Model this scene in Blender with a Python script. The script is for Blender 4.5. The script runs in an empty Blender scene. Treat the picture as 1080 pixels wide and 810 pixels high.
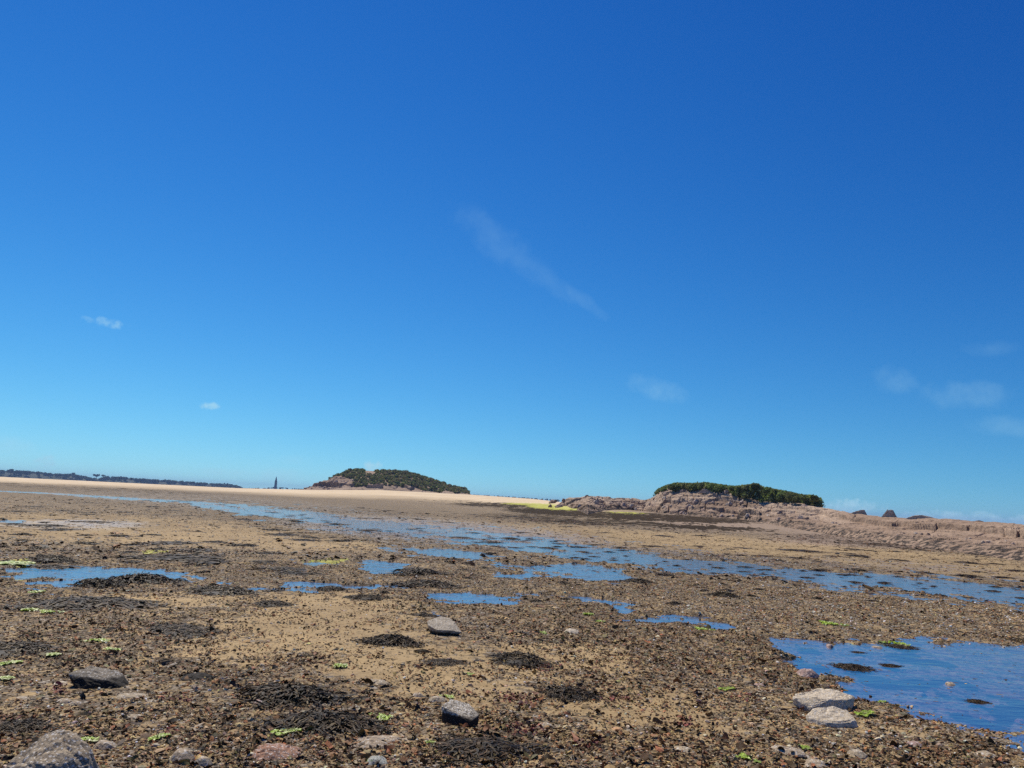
import bpy, bmesh, math, random
import numpy as np
from mathutils import Vector, Matrix, Euler

rng = np.random.default_rng(7)
random.seed(7)
sc = bpy.context.scene
COL = sc.collection
R = math.radians

# ------------------------------------------------------------------ camera
W0, H0, FPX = 1080.0, 810.0, 811.0          # the photograph's frame, focal length in its pixels
CAM_H = 1.5
PITCH, ROLL = R(8.72), R(2.80)
X = Vector((1, 0, 0))
F = Vector((0, math.cos(PITCH), math.sin(PITCH)))
U0 = Vector((0, -math.sin(PITCH), math.cos(PITCH)))
RT = X * math.cos(ROLL) + U0 * math.sin(ROLL)
UP = -X * math.sin(ROLL) + U0 * math.cos(ROLL)
cd = bpy.data.cameras.new('camera')
cam = bpy.data.objects.new('camera', cd)
COL.objects.link(cam)
sc.camera = cam
m = Matrix((RT, UP, -F)).transposed().to_4x4()
m.translation = Vector((0, 0, CAM_H))
cam.matrix_world = m
cd.sensor_fit = 'HORIZONTAL'
cd.sensor_width = 36.0
cd.lens = 36.0 * FPX / W0
cd.clip_start = 0.05
cd.clip_end = 30000

RTn, UPn, Fn = map(np.array, (RT, UP, F))


def proj(x, y, z):
    """world point -> the photograph's pixel"""
    dz = z - CAM_H
    a = x * RTn[0] + y * RTn[1] + dz * RTn[2]
    b = x * UPn[0] + y * UPn[1] + dz * UPn[2]
    c = x * Fn[0] + y * Fn[1] + dz * Fn[2]
    c = np.where(c < 0.05, 0.05, c)
    return W0 / 2 + FPX * a / c, H0 / 2 - FPX * b / c


def ray(px, py):
    d = F * FPX + RT * (px - W0 / 2) + UP * (H0 / 2 - py)
    return d.normalized()


def hz(px):
    """pixel row of the true horizon in that column"""
    k = px - W0 / 2
    # direction has zero z: F.z*f + RT.z*k + UP.z*v = 0
    v = -(F.z * FPX + RT.z * k) / UP.z
    return H0 / 2 - v


def az(px):
    d = ray(px, hz(px))
    return math.atan2(d.x, d.y)


def gpt(px, py, z=0.0):
    d = ray(px, py)
    t = (z - CAM_H) / d.z
    return d.x * t, d.y * t, math.hypot(d.x * t, d.y * t)


def at_dist(px, py, D):
    """point at horizontal distance D seen at that pixel"""
    d = ray(px, py)
    t = D / math.hypot(d.x, d.y)
    return Vector((d.x * t, d.y * t, CAM_H + d.z * t))


# ------------------------------------------------------------------ noise
def _hash(ix, iy, seed):
    h = (ix.astype(np.int64) * 374761393 + iy.astype(np.int64) * 668265263 + seed * 974634777) & 0xFFFFFFFF
    h = ((h ^ (h >> 13)) * 1274126177) & 0xFFFFFFFF
    h = h ^ (h >> 16)
    return h


def perlin(x, y, seed=0):
    x = np.asarray(x, float); y = np.asarray(y, float)
    ix = np.floor(x); iy = np.floor(y)
    fx = x - ix; fy = y - iy
    u = fx * fx * fx * (fx * (fx * 6 - 15) + 10)
    v = fy * fy * fy * (fy * (fy * 6 - 15) + 10)

    def g(dx, dy):
        a = (_hash(ix + dx, iy + dy, seed) & 0xFFFF) * (2 * math.pi / 65536)
        return np.cos(a) * (fx - dx) + np.sin(a) * (fy - dy)
    n0 = g(0, 0) * (1 - u) + g(1, 0) * u
    n1 = g(0, 1) * (1 - u) + g(1, 1) * u
    return (n0 * (1 - v) + n1 * v) * 1.5


def fbm(x, y, seed=0, octs=4, gain=0.5, lac=2.03):
    s = 0; a = 1.0; t = 0
    for k in range(octs):
        s = s + a * perlin(x, y, seed + 17 * k); t += a
        a *= gain; x = x * lac + 3.7; y = y * lac - 1.9
    return s / t


def ridged(x, y, seed=0, octs=4):
    s = 0; a = 1.0; t = 0
    for k in range(octs):
        s = s + a * (1 - 2 * np.abs(perlin(x, y, seed + 11 * k))); t += a
        a *= 0.55; x = x * 2.1 + 5.2; y = y * 2.1 + 1.3
    return s / t


def cells(x, y, seed=0):
    """voronoi: distance to the nearest point, the border distance, a random value and offset of the cell"""
    ix = np.floor(x); iy = np.floor(y)
    b1 = np.full(x.shape, 9.0); b2 = np.full(x.shape, 9.0); rv = np.zeros(x.shape)
    ox = np.zeros(x.shape); oy = np.zeros(x.shape)
    for dx in (-1, 0, 1):
        for dy in (-1, 0, 1):
            h = _hash(ix + dx, iy + dy, seed)
            cx = ix + dx + (h & 0xFF) / 255.0
            cy = iy + dy + ((h >> 8) & 0xFF) / 255.0
            d = np.hypot(x - cx, y - cy)
            nw = d < b1
            b2 = np.where(nw, b1, np.minimum(b2, d))
            b1 = np.where(nw, d, b1)
            rv = np.where(nw, ((h >> 16) & 0xFF) / 255.0, rv)
            ox = np.where(nw, x - cx, ox); oy = np.where(nw, y - cy, oy)
    return b1, b2 - b1, rv, ox, oy


def sstep(a, b, x):
    t = np.clip((x - a) / (b - a), 0, 1)
    return t * t * (3 - 2 * t)


# ------------------------------------------------------------------ object helpers
def tag(o, label=None, cat=None, group=None, kind=None):
    if label: o['label'] = label
    if cat: o['category'] = cat
    if group: o['group'] = group
    if kind: o['kind'] = kind
    return o


def mesh_np(name, verts, faces, mat, attrs=None, smooth=True, link=True):
    """verts (n,3), faces (m,k) with k constant -> an object"""
    verts = np.asarray(verts, np.float32); faces = np.asarray(faces, np.int32)
    me = bpy.data.meshes.new(name)
    k = faces.shape[1]
    me.vertices.add(len(verts)); me.vertices.foreach_set('co', verts.ravel())
    me.loops.add(faces.size); me.loops.foreach_set('vertex_index', faces.ravel())
    me.polygons.add(len(faces))
    me.polygons.foreach_set('loop_start', np.arange(0, faces.size, k, dtype=np.int32))
    me.polygons.foreach_set('loop_total', np.full(len(faces), k, np.int32))
    me.polygons.foreach_set('use_smooth', np.full(len(faces), smooth, bool))
    me.update(calc_edges=True)
    for an, data in (attrs or {}).items():
        a = me.attributes.new(an, 'FLOAT_COLOR', 'POINT')
        c = np.ones((len(verts), 4), np.float32)
        c[:, :data.shape[1]] = data
        a.data.foreach_set('color', c.ravel())
    if mat: me.materials.append(mat)
    if not link: return me
    o = bpy.data.objects.new(name, me)
    COL.objects.link(o)
    return o


def grid_faces(nr, nc, wrap=False):
    i = np.arange(nr - 1)[:, None]; j = np.arange(nc if wrap else nc - 1)[None, :]
    a = i * nc + j; b = i * nc + (j + 1) % nc
    return np.stack([a, b, b + nc, a + nc], -1).reshape(-1, 4)


# ------------------------------------------------------------------ materials
class NT:
    def __init__(s, name):
        s.mat = bpy.data.materials.new(name); s.mat.use_nodes = True
        s.t = s.mat.node_tree; s.n = s.t.nodes; s.l = s.t.links
        s.n.clear()
        s.out = s.n.new('ShaderNodeOutputMaterial')

    def node(s, typ, **kw):
        nd = s.n.new(typ)
        for k, v in kw.items(): setattr(nd, k, v)
        return nd

    def put(s, sock, v):
        if isinstance(v, bpy.types.NodeSocket): s.l.new(v, sock)
        elif isinstance(v, (tuple, list)) and len(v) == 3 and sock.type == 'RGBA': sock.default_value = (*v, 1)
        else: sock.default_value = v

    def math(s, op, a, b=0.0, clamp=False):
        nd = s.node('ShaderNodeMath', operation=op, use_clamp=clamp)
        s.put(nd.inputs[0], a); s.put(nd.inputs[1], b)
        return nd.outputs[0]

    def mix(s, f, a, b, bt='MIX'):
        nd = s.node('ShaderNodeMix', data_type='RGBA', blend_type=bt)
        s.put(nd.inputs[0], f); s.put(nd.inputs[6], a); s.put(nd.inputs[7], b)
        return nd.outputs[2]

    def step(s, a, b, x):
        nd = s.node('ShaderNodeMapRange', interpolation_type='SMOOTHSTEP')
        s.put(nd.inputs['Value'], x); nd.inputs['From Min'].default_value = a; nd.inputs['From Max'].default_value = b
        return nd.outputs[0]

    def noise(s, vec, scale, detail=4, rough=0.55, w=None):
        nd = s.node('ShaderNodeTexNoise'); s.put(nd.inputs['Vector'], vec)
        nd.inputs['Scale'].default_value = scale; nd.inputs['Detail'].default_value = detail
        nd.inputs['Roughness'].default_value = rough
        return nd.outputs['Fac']

    def voro(s, vec, scale, feature='F1', rand=1.0):
        nd = s.node('ShaderNodeTexVoronoi', feature=feature); s.put(nd.inputs['Vector'], vec)
        nd.inputs['Scale'].default_value = scale; nd.inputs['Randomness'].default_value = rand
        return nd

    def pos(s):
        return s.node('ShaderNodeNewGeometry').outputs['Position']

    def mapped(s, vec, loc=(0, 0, 0), scale=(1, 1, 1)):
        nd = s.node('ShaderNodeMapping'); s.put(nd.inputs[0], vec)
        nd.inputs[1].default_value = loc; nd.inputs[3].default_value = scale
        return nd.outputs[0]

    def attr(s, name):
        nd = s.node('ShaderNodeAttribute', attribute_name=name)
        sp = s.node('ShaderNodeSeparateColor'); s.l.new(nd.outputs['Color'], sp.inputs[0])
        return sp.outputs[0], sp.outputs[1], sp.outputs[2], nd.outputs['Color']

    def ramp(s, f, stops, interp='LINEAR'):
        nd = s.node('ShaderNodeValToRGB'); s.put(nd.inputs[0], f)
        e = nd.color_ramp.elements; nd.color_ramp.interpolation = interp
        while len(e) < len(stops): e.new(0.5)
        for el, (p, c) in zip(e, stops): el.position = p; el.color = (*c, 1)
        return nd.outputs[0]

    def bump(s, h, strength, dist, normal=None):
        nd = s.node('ShaderNodeBump'); s.put(nd.inputs['Height'], h)
        nd.inputs['Strength'].default_value = strength; nd.inputs['Distance'].default_value = dist
        if normal: s.l.new(normal, nd.inputs['Normal'])
        return nd.outputs[0]

    def bsdf(s, color, rough=0.8, normal=None, spec=0.3, **kw):
        nd = s.node('ShaderNodeBsdfPrincipled')
        s.put(nd.inputs['Base Color'], color); s.put(nd.inputs['Roughness'], rough)
        nd.inputs['Specular IOR Level'].default_value = spec if not isinstance(spec, bpy.types.NodeSocket) else 0.5
        if isinstance(spec, bpy.types.NodeSocket): s.l.new(spec, nd.inputs['Specular IOR Level'])
        if normal: s.l.new(normal, nd.inputs['Normal'])
        for k, v in kw.items(): s.put(nd.inputs[k], v)
        s.l.new(nd.outputs[0], s.out.inputs[0])
        return nd


def mat_ground():
    g = NT('tidal_flat')
    P = g.pos()
    weed, wet, gold, _ = g.attr('A')
    algae, pink, clear, _ = g.attr('B')
    n_big = g.noise(P, 0.35, 5, 0.6)
    n_mid = g.noise(g.mapped(P, (3, 8, 0)), 2.2, 5, 0.6)
    n_fin = g.noise(P, 22, 4, 0.65)
    sand = g.mix(g.step(0.35, 0.68, n_big), (0.31, 0.215, 0.105), (0.47, 0.335, 0.165))
    sand = g.mix(g.step(0.35, 0.75, n_mid), sand, (0.38, 0.275, 0.145))
    sand = g.mix(g.math('MULTIPLY', g.step(0.45, 0.8, n_fin), 0.55), sand, (0.17, 0.125, 0.07))
    # grit and small pebbles
    v1 = g.voro(P, 55)
    sep = g.node('ShaderNodeSeparateColor'); g.l.new(v1.outputs['Color'], sep.inputs[0])
    peb = g.ramp(sep.outputs[0], [(0, (0.02, 0.014, 0.01)), (0.28, (0.09, 0.052, 0.026)), (0.5, (0.20, 0.155, 0.10)),
                                  (0.72, (0.10, 0.085, 0.07)), (0.86, (0.34, 0.29, 0.22)), (0.97, (0.62, 0.58, 0.52))], 'CONSTANT')
    v2 = g.voro(g.mapped(P, (5, 1, 0)), 21)
    sep2 = g.node('ShaderNodeSeparateColor'); g.l.new(v2.outputs['Color'], sep2.inputs[0])
    peb2 = g.ramp(sep2.outputs[0], [(0, (0.025, 0.018, 0.012)), (0.4, (0.09, 0.06, 0.035)), (0.6, (0.22, 0.17, 0.11)),
                                    (0.9, (0.42, 0.38, 0.32))], 'CONSTANT')
    litter = g.mix(0.4, peb, peb2)
    lf = g.math('ADD', g.noise(g.mapped(P, (1, 4, 0)), 3.3, 6, 0.7), g.math('MULTIPLY', sep2.outputs[1], 0.28))
    lf = g.math('SUBTRACT', lf, g.math('MULTIPLY', clear, 0.24))
    lit_m = g.math('MULTIPLY', g.step(0.50, 0.66, lf), g.math('SUBTRACT', 1.0, g.math('MULTIPLY', gold, 1.0), True))
    col = g.mix(g.math('MULTIPLY', lit_m, 0.9), sand, litter)
    # brown wash where weed has rotted into the sand
    # golden dry beach
    gn = g.noise(g.mapped(P, (3, 3, 0), (.25, .9, 1)), .35, 7, .72)
    gs = g.mix(g.noise(P, 0.12, 5, 0.6), (0.58, 0.43, 0.25), (0.76, 0.62, 0.42))
    gs = g.mix(g.math('MULTIPLY', g.step(.52, .66, gn), .55), gs, (.34, .25, .15))
    col = g.mix(gold, col, gs)
    # pink grey grit below the ledge
    pk = g.mix(n_mid, (0.27, 0.195, 0.135), (0.37, 0.275, 0.195))
    col = g.mix(g.math('MULTIPLY', pink, 0.9), col, pk)
    # weed beds
    wn = g.math('ADD', g.math('MULTIPLY', g.noise(g.mapped(P, (9, 2, 0)), 4.5, 6, 0.75), 0.4), g.math('MULTIPLY', g.noise(g.mapped(P, (2, 2, 0), (1, .8, 1)), 0.55, 7, 0.72), 1.8))
    wm = g.step(1.47, 1.55, g.math('ADD', wn, g.math('MULTIPLY', weed, 0.60)))
    wcol = g.mix(n_fin, (0.012, 0.009, 0.006), (0.055, 0.038, 0.02))
    col = g.mix(g.math('MULTIPLY', wm, 0.93), col, wcol)
    # green algae film
    am = g.step(0.88, 1.0, g.math('ADD', g.math('MULTIPLY', algae, 0.55), g.math('ADD', g.math('MULTIPLY', g.noise(P, 5, 4, 0.7), 0.3), g.math('MULTIPLY', g.noise(g.mapped(P, (5, 5, 0)), .5, 6, 0.75), 0.6))))
    col = g.mix(g.math('MULTIPLY', am, .85), col, (0.47, 0.47, 0.10))
    dark = g.math('SUBTRACT', 1.0, g.math('MULTIPLY', wet, 0.28))
    mx = g.node('ShaderNodeVectorMath', operation='SCALE'); g.l.new(col, mx.inputs[0]); g.l.new(dark, mx.inputs['Scale'])
    wm2 = g.step(0.40, 0.62, g.math('ADD', g.math('MULTIPLY', wet, 0.6), g.math('MULTIPLY', g.math('SUBTRACT', n_mid, 0.5), 0.8)))
    rough = g.math('SUBTRACT', 0.85, g.math('MULTIPLY', wm2, 0.45))
    h = g.math('ADD', g.math('MULTIPLY', g.math('SUBTRACT', 1.0, v1.outputs['Distance']), g.math('MULTIPLY', lit_m, 0.5)), g.math('MULTIPLY', n_fin, 0.8))
    nd = g.node('ShaderNodeBump'); nd.inputs['Distance'].default_value = .02; g.put(nd.inputs['Height'], h)
    dryf = g.math('SUBTRACT', 1.0, g.math('MULTIPLY', wm2, 0.85)); g.l.new(g.math('MULTIPLY', dryf, 0.7), nd.inputs['Strength'])
    nd2 = g.node('ShaderNodeBump'); nd2.inputs['Distance'].default_value = .06; g.put(nd2.inputs['Height'], g.noise(g.mapped(P, (1, 7, 0)), 5, 4, 0.6))
    g.l.new(g.math('MULTIPLY', dryf, 0.5), nd2.inputs['Strength']); g.l.new(nd.outputs[0], nd2.inputs['Normal']); nb = nd2.outputs[0]
    g.bsdf(mx.outputs[0], rough, nb, spec=g.math('MULTIPLY', g.math('SUBTRACT', 1.0, g.math('MULTIPLY', wm, .9)), g.math('ADD', 0.12, g.math('MULTIPLY', wm2, 0.30))))
    return g.mat


def mat_water():
    g = NT('water')
    P = g.pos()
    rip = g.noise(g.mapped(P, (0, 0, 0), (1, 2.2, 1)), 14, 4, 0.6)
    rip2 = g.noise(g.mapped(P, (4, 0, 0), (1, 1.6, 1)), 2.2, 3, 0.55)
    nb = g.bump(rip, 0.16, 0.010)
    nb = g.bump(rip2, 0.15, 0.05, nb)
    nb = g.bump(g.noise(g.mapped(P, (1, 9, 0), (.5, 1.5, 1)), 1.3, 4, 0.6), 0.14, 0.12, nb)
    gl = g.node('ShaderNodeBsdfGlossy'); gl.inputs['Roughness'].default_value = 0.06
    g.l.new(nb, gl.inputs['Normal'])
    tr = g.node('ShaderNodeBsdfTransparent'); tr.inputs[0].default_value = (0.98, 0.90, 0.94, 1)
    fr = g.node('ShaderNodeFresnel'); fr.inputs[0].default_value = 1.33; g.l.new(nb, fr.inputs['Normal'])
    fac = g.math('MULTIPLY', fr.outputs[0], 0.76, True)
    mx = g.node('ShaderNodeMixShader'); g.l.new(fac, mx.inputs[0]); g.l.new(tr.outputs[0], mx.inputs[1]); g.l.new(gl.outputs[0], mx.inputs[2])
    g.l.new(mx.outputs[0], g.out.inputs[0])
    return g.mat


def mat_vcol(name, rough=0.75, spec=0.3, bump=0.0, bscale=60, var=0.35, transl=0.0, nscale=30):
    g = NT(name)
    P = g.pos()
    _, _, _, c = g.attr('col')
    n = g.noise(P, nscale, 4, 0.6)
    c2 = g.mix(g.math('MULTIPLY', g.step(0.35, 0.7, n), var), c, (0, 0, 0))
    nb = g.bump(g.noise(P, bscale, 4, 0.65), bump, 0.01) if bump else None
    b = g.bsdf(c2, rough, nb, spec=spec)
    if transl:
        t = g.node('ShaderNodeBsdfTranslucent'); g.l.new(c2, t.inputs[0])
        mx = g.node('ShaderNodeMixShader'); mx.inputs[0].default_value = transl
        g.l.new(b.outputs[0], mx.inputs[1]); g.l.new(t.outputs[0], mx.inputs[2]); g.l.new(mx.outputs[0], g.out.inputs[0])
    return g.mat


def mat_stone(name, c1, c2, spots=(0.08, 0.07, 0.06), spot=0.5, scale=130, lichen=None, low=None, rough=0.85):
    """granite-like stone, object coordinates"""
    g = NT(name)
    tc = g.node('ShaderNodeTexCoord').outputs['Object']
    n = g.noise(tc, 9, 5, 0.65)
    col = g.mix(g.step(0.3, 0.7, n), c1, c2)
    v = g.voro(tc, scale)
    sp = g.node('ShaderNodeSeparateColor'); g.l.new(v.outputs['Color'], sp.inputs[0])
    col = g.mix(g.math('MULTIPLY', g.step(0.72, 0.78, sp.outputs[0]), spot), col, spots)
    col = g.mix(g.math('MULTIPLY', g.step(0.85, 0.9, sp.outputs[1]), spot), col, (0.75, 0.73, 0.68))
    col = g.mix(g.math('MULTIPLY', g.step(0.5, 0.8, g.noise(tc, 26, 4, 0.7)), 0.5), col, spots)
    if lichen:
        col = g.mix(g.step(0.52, 0.64, g.noise(g.mapped(tc, (3, 3, 3)), 14, 3, 0.6)), col, lichen)
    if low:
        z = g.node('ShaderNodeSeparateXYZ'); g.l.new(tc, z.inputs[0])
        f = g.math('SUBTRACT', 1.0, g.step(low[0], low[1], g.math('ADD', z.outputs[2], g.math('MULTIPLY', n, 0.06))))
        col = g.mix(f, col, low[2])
    nb = g.bump(g.noise(tc, 55, 5, 0.7), 0.6, 0.008)
    nb = g.bump(g.noise(tc, 11, 4, 0.6), 0.5, 0.02, nb)
    g.bsdf(col, rough, nb, spec=0.25)
    return g.mat


def mat_rock():
    g = NT('islet_rock')
    P = g.pos()
    weed, pale, _, _ = g.attr('A')
    n1 = g.noise(P, 0.22, 6, 0.65)
    n2 = g.noise(g.mapped(P, (3, 1, 0), (1, 1, 2.5)), 1.1, 6, 0.7)
    col = g.mix(g.step(0.35, 0.65, n1), (0.28, 0.19, 0.125), (0.40, 0.285, 0.195))
    col = g.mix(g.step(0.45, 0.75, n2), col, (0.26, 0.175, 0.12))
    col = g.mix(g.math('MULTIPLY', g.step(0.55, 0.8, g.noise(P, 4, 5, 0.7)), 0.6), col, (0.12, 0.085, 0.065))
    col = g.mix(g.math('MULTIPLY', pale, g.step(0.3, 0.6, n2)), col, (0.50, 0.375, 0.265))
    wn = g.math('ADD', g.noise(g.mapped(P, (7, 2, 0), (1, 1, 3)), 1.6, 6, 0.72), g.math('MULTIPLY', weed, 0.55))
    col = g.mix(g.step(0.74, 0.86, wn), col, (0.03, 0.022, 0.015))
    vc = g.voro(g.mapped(P, (2, 2, 0), (1, 1, 2)), 1.7)
    col = g.mix(g.math('MULTIPLY', g.step(.5, .7, g.noise(g.mapped(P, (8, 8, 0)), 2.6, 4, .7)), .75), col, (.06, .045, .033))
    nb = g.bump(g.noise(P, 3.2, 6, 0.7), 0.8, 0.14)
    nb = g.bump(vc.outputs['Distance'], .4, .12, nb)
    g.bsdf(col, 0.9, nb, spec=0.2)
    return g.mat


def mat_plain(name, c1, c2, scale=1.0, rough=0.9):
    g = NT(name)
    P = g.pos()
    g.bsdf(g.mix(g.noise(P, scale, 5, 0.6), c1, c2), rough, spec=0.2)
    return g.mat


# ------------------------------------------------------------------ terrain functions
def zx(arr):
    px, v = zip(*arr)
    a = np.array([az(p) for p in px]); return a, np.array(v, float)


AZT = {k: zx(v) for k, v in dict(
    r0=[(-300, 130), (0, 132), (250, 138), (400, 150), (500, 140), (560, 100), (600, 78), (640, 66), (700, 56), (800, 56), (870, 66), (1080, 75), (1600, 75)],
    r1=[(-300, 300), (0, 300), (250, 285), (400, 262), (500, 245), (560, 215), (600, 150), (640, 124), (700, 112), (800, 106), (870, 108), (1080, 112), (1600, 112)],
    z1=[(-300, 1.50), (0, 1.53), (250, 1.62), (330, 2.3), (400, 3.3), (500, 3.1), (560, 2.6), (600, 1.75), (640, 1.3), (700, .95), (800, 0.7), (870, 0.25), (1080, 0.1), (1600, 0.1)],
).items()}


def azi(k, a):
    return np.interp(a, AZT[k][0], AZT[k][1])


# water: ellipses (cx, cy, rx, ry, slope) and streams given by nodes (x, y, half width), all where the photo shows them on the flat
ELL = [(120, 606, 105, 7.5, .03), (62, 617, 36, 3.5, 0), (330, 594, 28, 2.5, .04), (408, 598, 24, 7, .05), (545, 607, 26, 2.6, .03),
       (490, 629, 40, 5.5, .06), (522, 634, 14, 3, .1), (455, 647, 12, 3, 0), (12, 551, 20, 3.2, 0), (480, 583, 52, 5, .06),
       (625, 603, 44, 8, .12), (560, 598, 50, 3, .05), (690, 652, 16, 4, .15), (735, 655, 34, 4, .15), (772, 661, 14, 2.2, .1),
       (655, 641, 12, 6, .5), (40, 597, 20, 3, 0), (70, 627, 18, 2.2, 0), (30, 601, 25, 3, .03),
       (842, 684, 22, 6, .3), (266, 726, 8, 2.5, 0), (172, 706, 12, 2, 0), (700, 655, 20, 2.4, .1), (560, 646, 10, 1.6, 0),
       (300, 623, 60, 3, .02), (370, 618, 70, 4, .03), (250, 558, 0.1, 0.1, 0), (985, 578, 30, 1.5, .05)]
STR = [([200, 260, 330, 400, 480, 560, 620, 700, 780, 860, 940, 1080, 1300],
        [531, 538, 545, 556, 565, 573, 584, 593, 600, 607, 614, 628, 648],
        [3, 5.5, 7, 8, 8.5, 9, 10.5, 8.5, 6.5, 7, 8, 9, 9]),
       ([540, 580, 620, 650, 665], [627, 629, 632, 638, 646], [1.6, 2.2, 3, 3.4, 2]),
       ([806, 832, 870, 900, 940, 990, 1040, 1080, 1300, 1500],
        [672, 685, 697, 705, 711, 719, 725, 731, 765, 790],
        [.5, 7, 20, 29, 37, 38, 41, 47, 80, 102]),
       ([-60, 0, 60, 120, 200, 260], [514, 518, 521, 525, 530, 533], [.7, .9, 1.2, 1.5, 1.8, 1.3])]
WETE = [(240, 531, 250, 12, .06, .75), (480, 565, 230, 20, .08), (130, 608, 190, 16, .02), (620, 600, 160, 26, .1), (760, 597, 330, 17, .08),
        (1000, 615, 220, 22, .1), (560, 640, 160, 18, .08), (720, 655, 130, 14, .15), (930, 700, 170, 60, .2), (80, 555, 100, 8, 0),
        (650, 555, 120, 5, .05, .55), (960, 576, 150, 5, .08, .6), (480, 625, 120, 16, .04), (250, 722, 60, 10, 0), (310, 735, 60, 16, .1)]
WEEDE = [(100, 516, 170, 4, .05, .55), (180, 524, 220, 5, .07, .5), (330, 536, 130, 4, .05, .5), (60, 645, 100, 14, .02, 1), (120, 655, 80, 16, 0, 1), (30, 626, 70, 9, 0, .9), (300, 738, 42, 11, .1, .9), (335, 775, 46, 10, .1, .7),
         (560, 795, 190, 15, 0, .2), (600, 541, 75, 4, .045, 1.1), (690, 546, 110, 4.5, .05, 1.1), (630, 551, 100, 4, .03, .8), (745, 557, 75, 3, .04, 1.05), (530, 533, 60, 3, .03, .9), (560, 546, 70, 4, .04, .75), (790, 549, 60, 2.5, .06, .9), (900, 573, 80, 3, .06, .7), (480, 529, 60, 2, .03, .5),
         (440, 607, 42, 6, .02, 1), (450, 618, 40, 6, .02, 1), (150, 588, 60, 4, 0, .8), (210, 590, 50, 4, 0, .9), (60, 587, 60, 6, 0, .7),
         (300, 601, 45, 5, .03, 1), (320, 565, 30, 4, 0, .7), (170, 625, 70, 8, 0, .6), (20, 800, 60, 30, 0, .4), 
         (860, 590, 160, 2, .04, .4), (1000, 580, 110, 3, .05, .8), (870, 565, 60, 3, .05, .6), (560, 655, 60, 8, .1, .6), (220, 650, 60, 6, 0, .6)]
CLEARE = [(340, 665, 100, 26, .03), (430, 705, 95, 26, .1), (240, 690, 60, 14, 0), (360, 640, 90, 12, .02), (620, 700, 60, 14, .2),
          (700, 760, 70, 22, .2), (640, 757, 70, 16, .1), (480, 730, 70, 22, .1), (560, 700, 40, 20, .2), (160, 635, 80, 6, 0),
          (760, 575, 330, 9, .07), (970, 595, 180, 9, .09), (120, 560, 200, 14, .04), (850, 600, 1, 1, 0), (310, 575, 90, 7, .03)]


def ell(px, py, L, k=0.7):
    w = np.zeros(px.shape)
    for e in L:
        cx, cy, rx, ry, s = e[:5]; amp = e[5] if len(e) > 5 else 1
        q = ((px - cx) / rx) ** 2 + ((py - cy - s * (px - cx)) / ry) ** 2
        w = np.maximum(w, amp * sstep(1 + k, 1 - k, q))
    return w


def water_field(px, py):
    w = ell(px, py, ELL, 1.0)
    w = np.maximum(w, .50 * ell(px, py, [(cx, cy + 1, rx * 1.6, ry * 1.9, sl) for cx, cy, rx, ry, sl in ELL[:-3]], 1.0))
    for xs, ys, hs in STR:
        c = np.interp(px, xs, ys); h = np.interp(px, xs, hs)
        q = np.abs(py - c) / h
        inx = (px > xs[0]) & (px < xs[-1])
        w = np.maximum(w, np.where(inx, sstep(1.65, 0.4, q), 0))
        if xs[0] == 200: w = np.maximum(w, np.where(inx, .50 * sstep(3.2, 1.6, q), 0))
    return w


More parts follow.
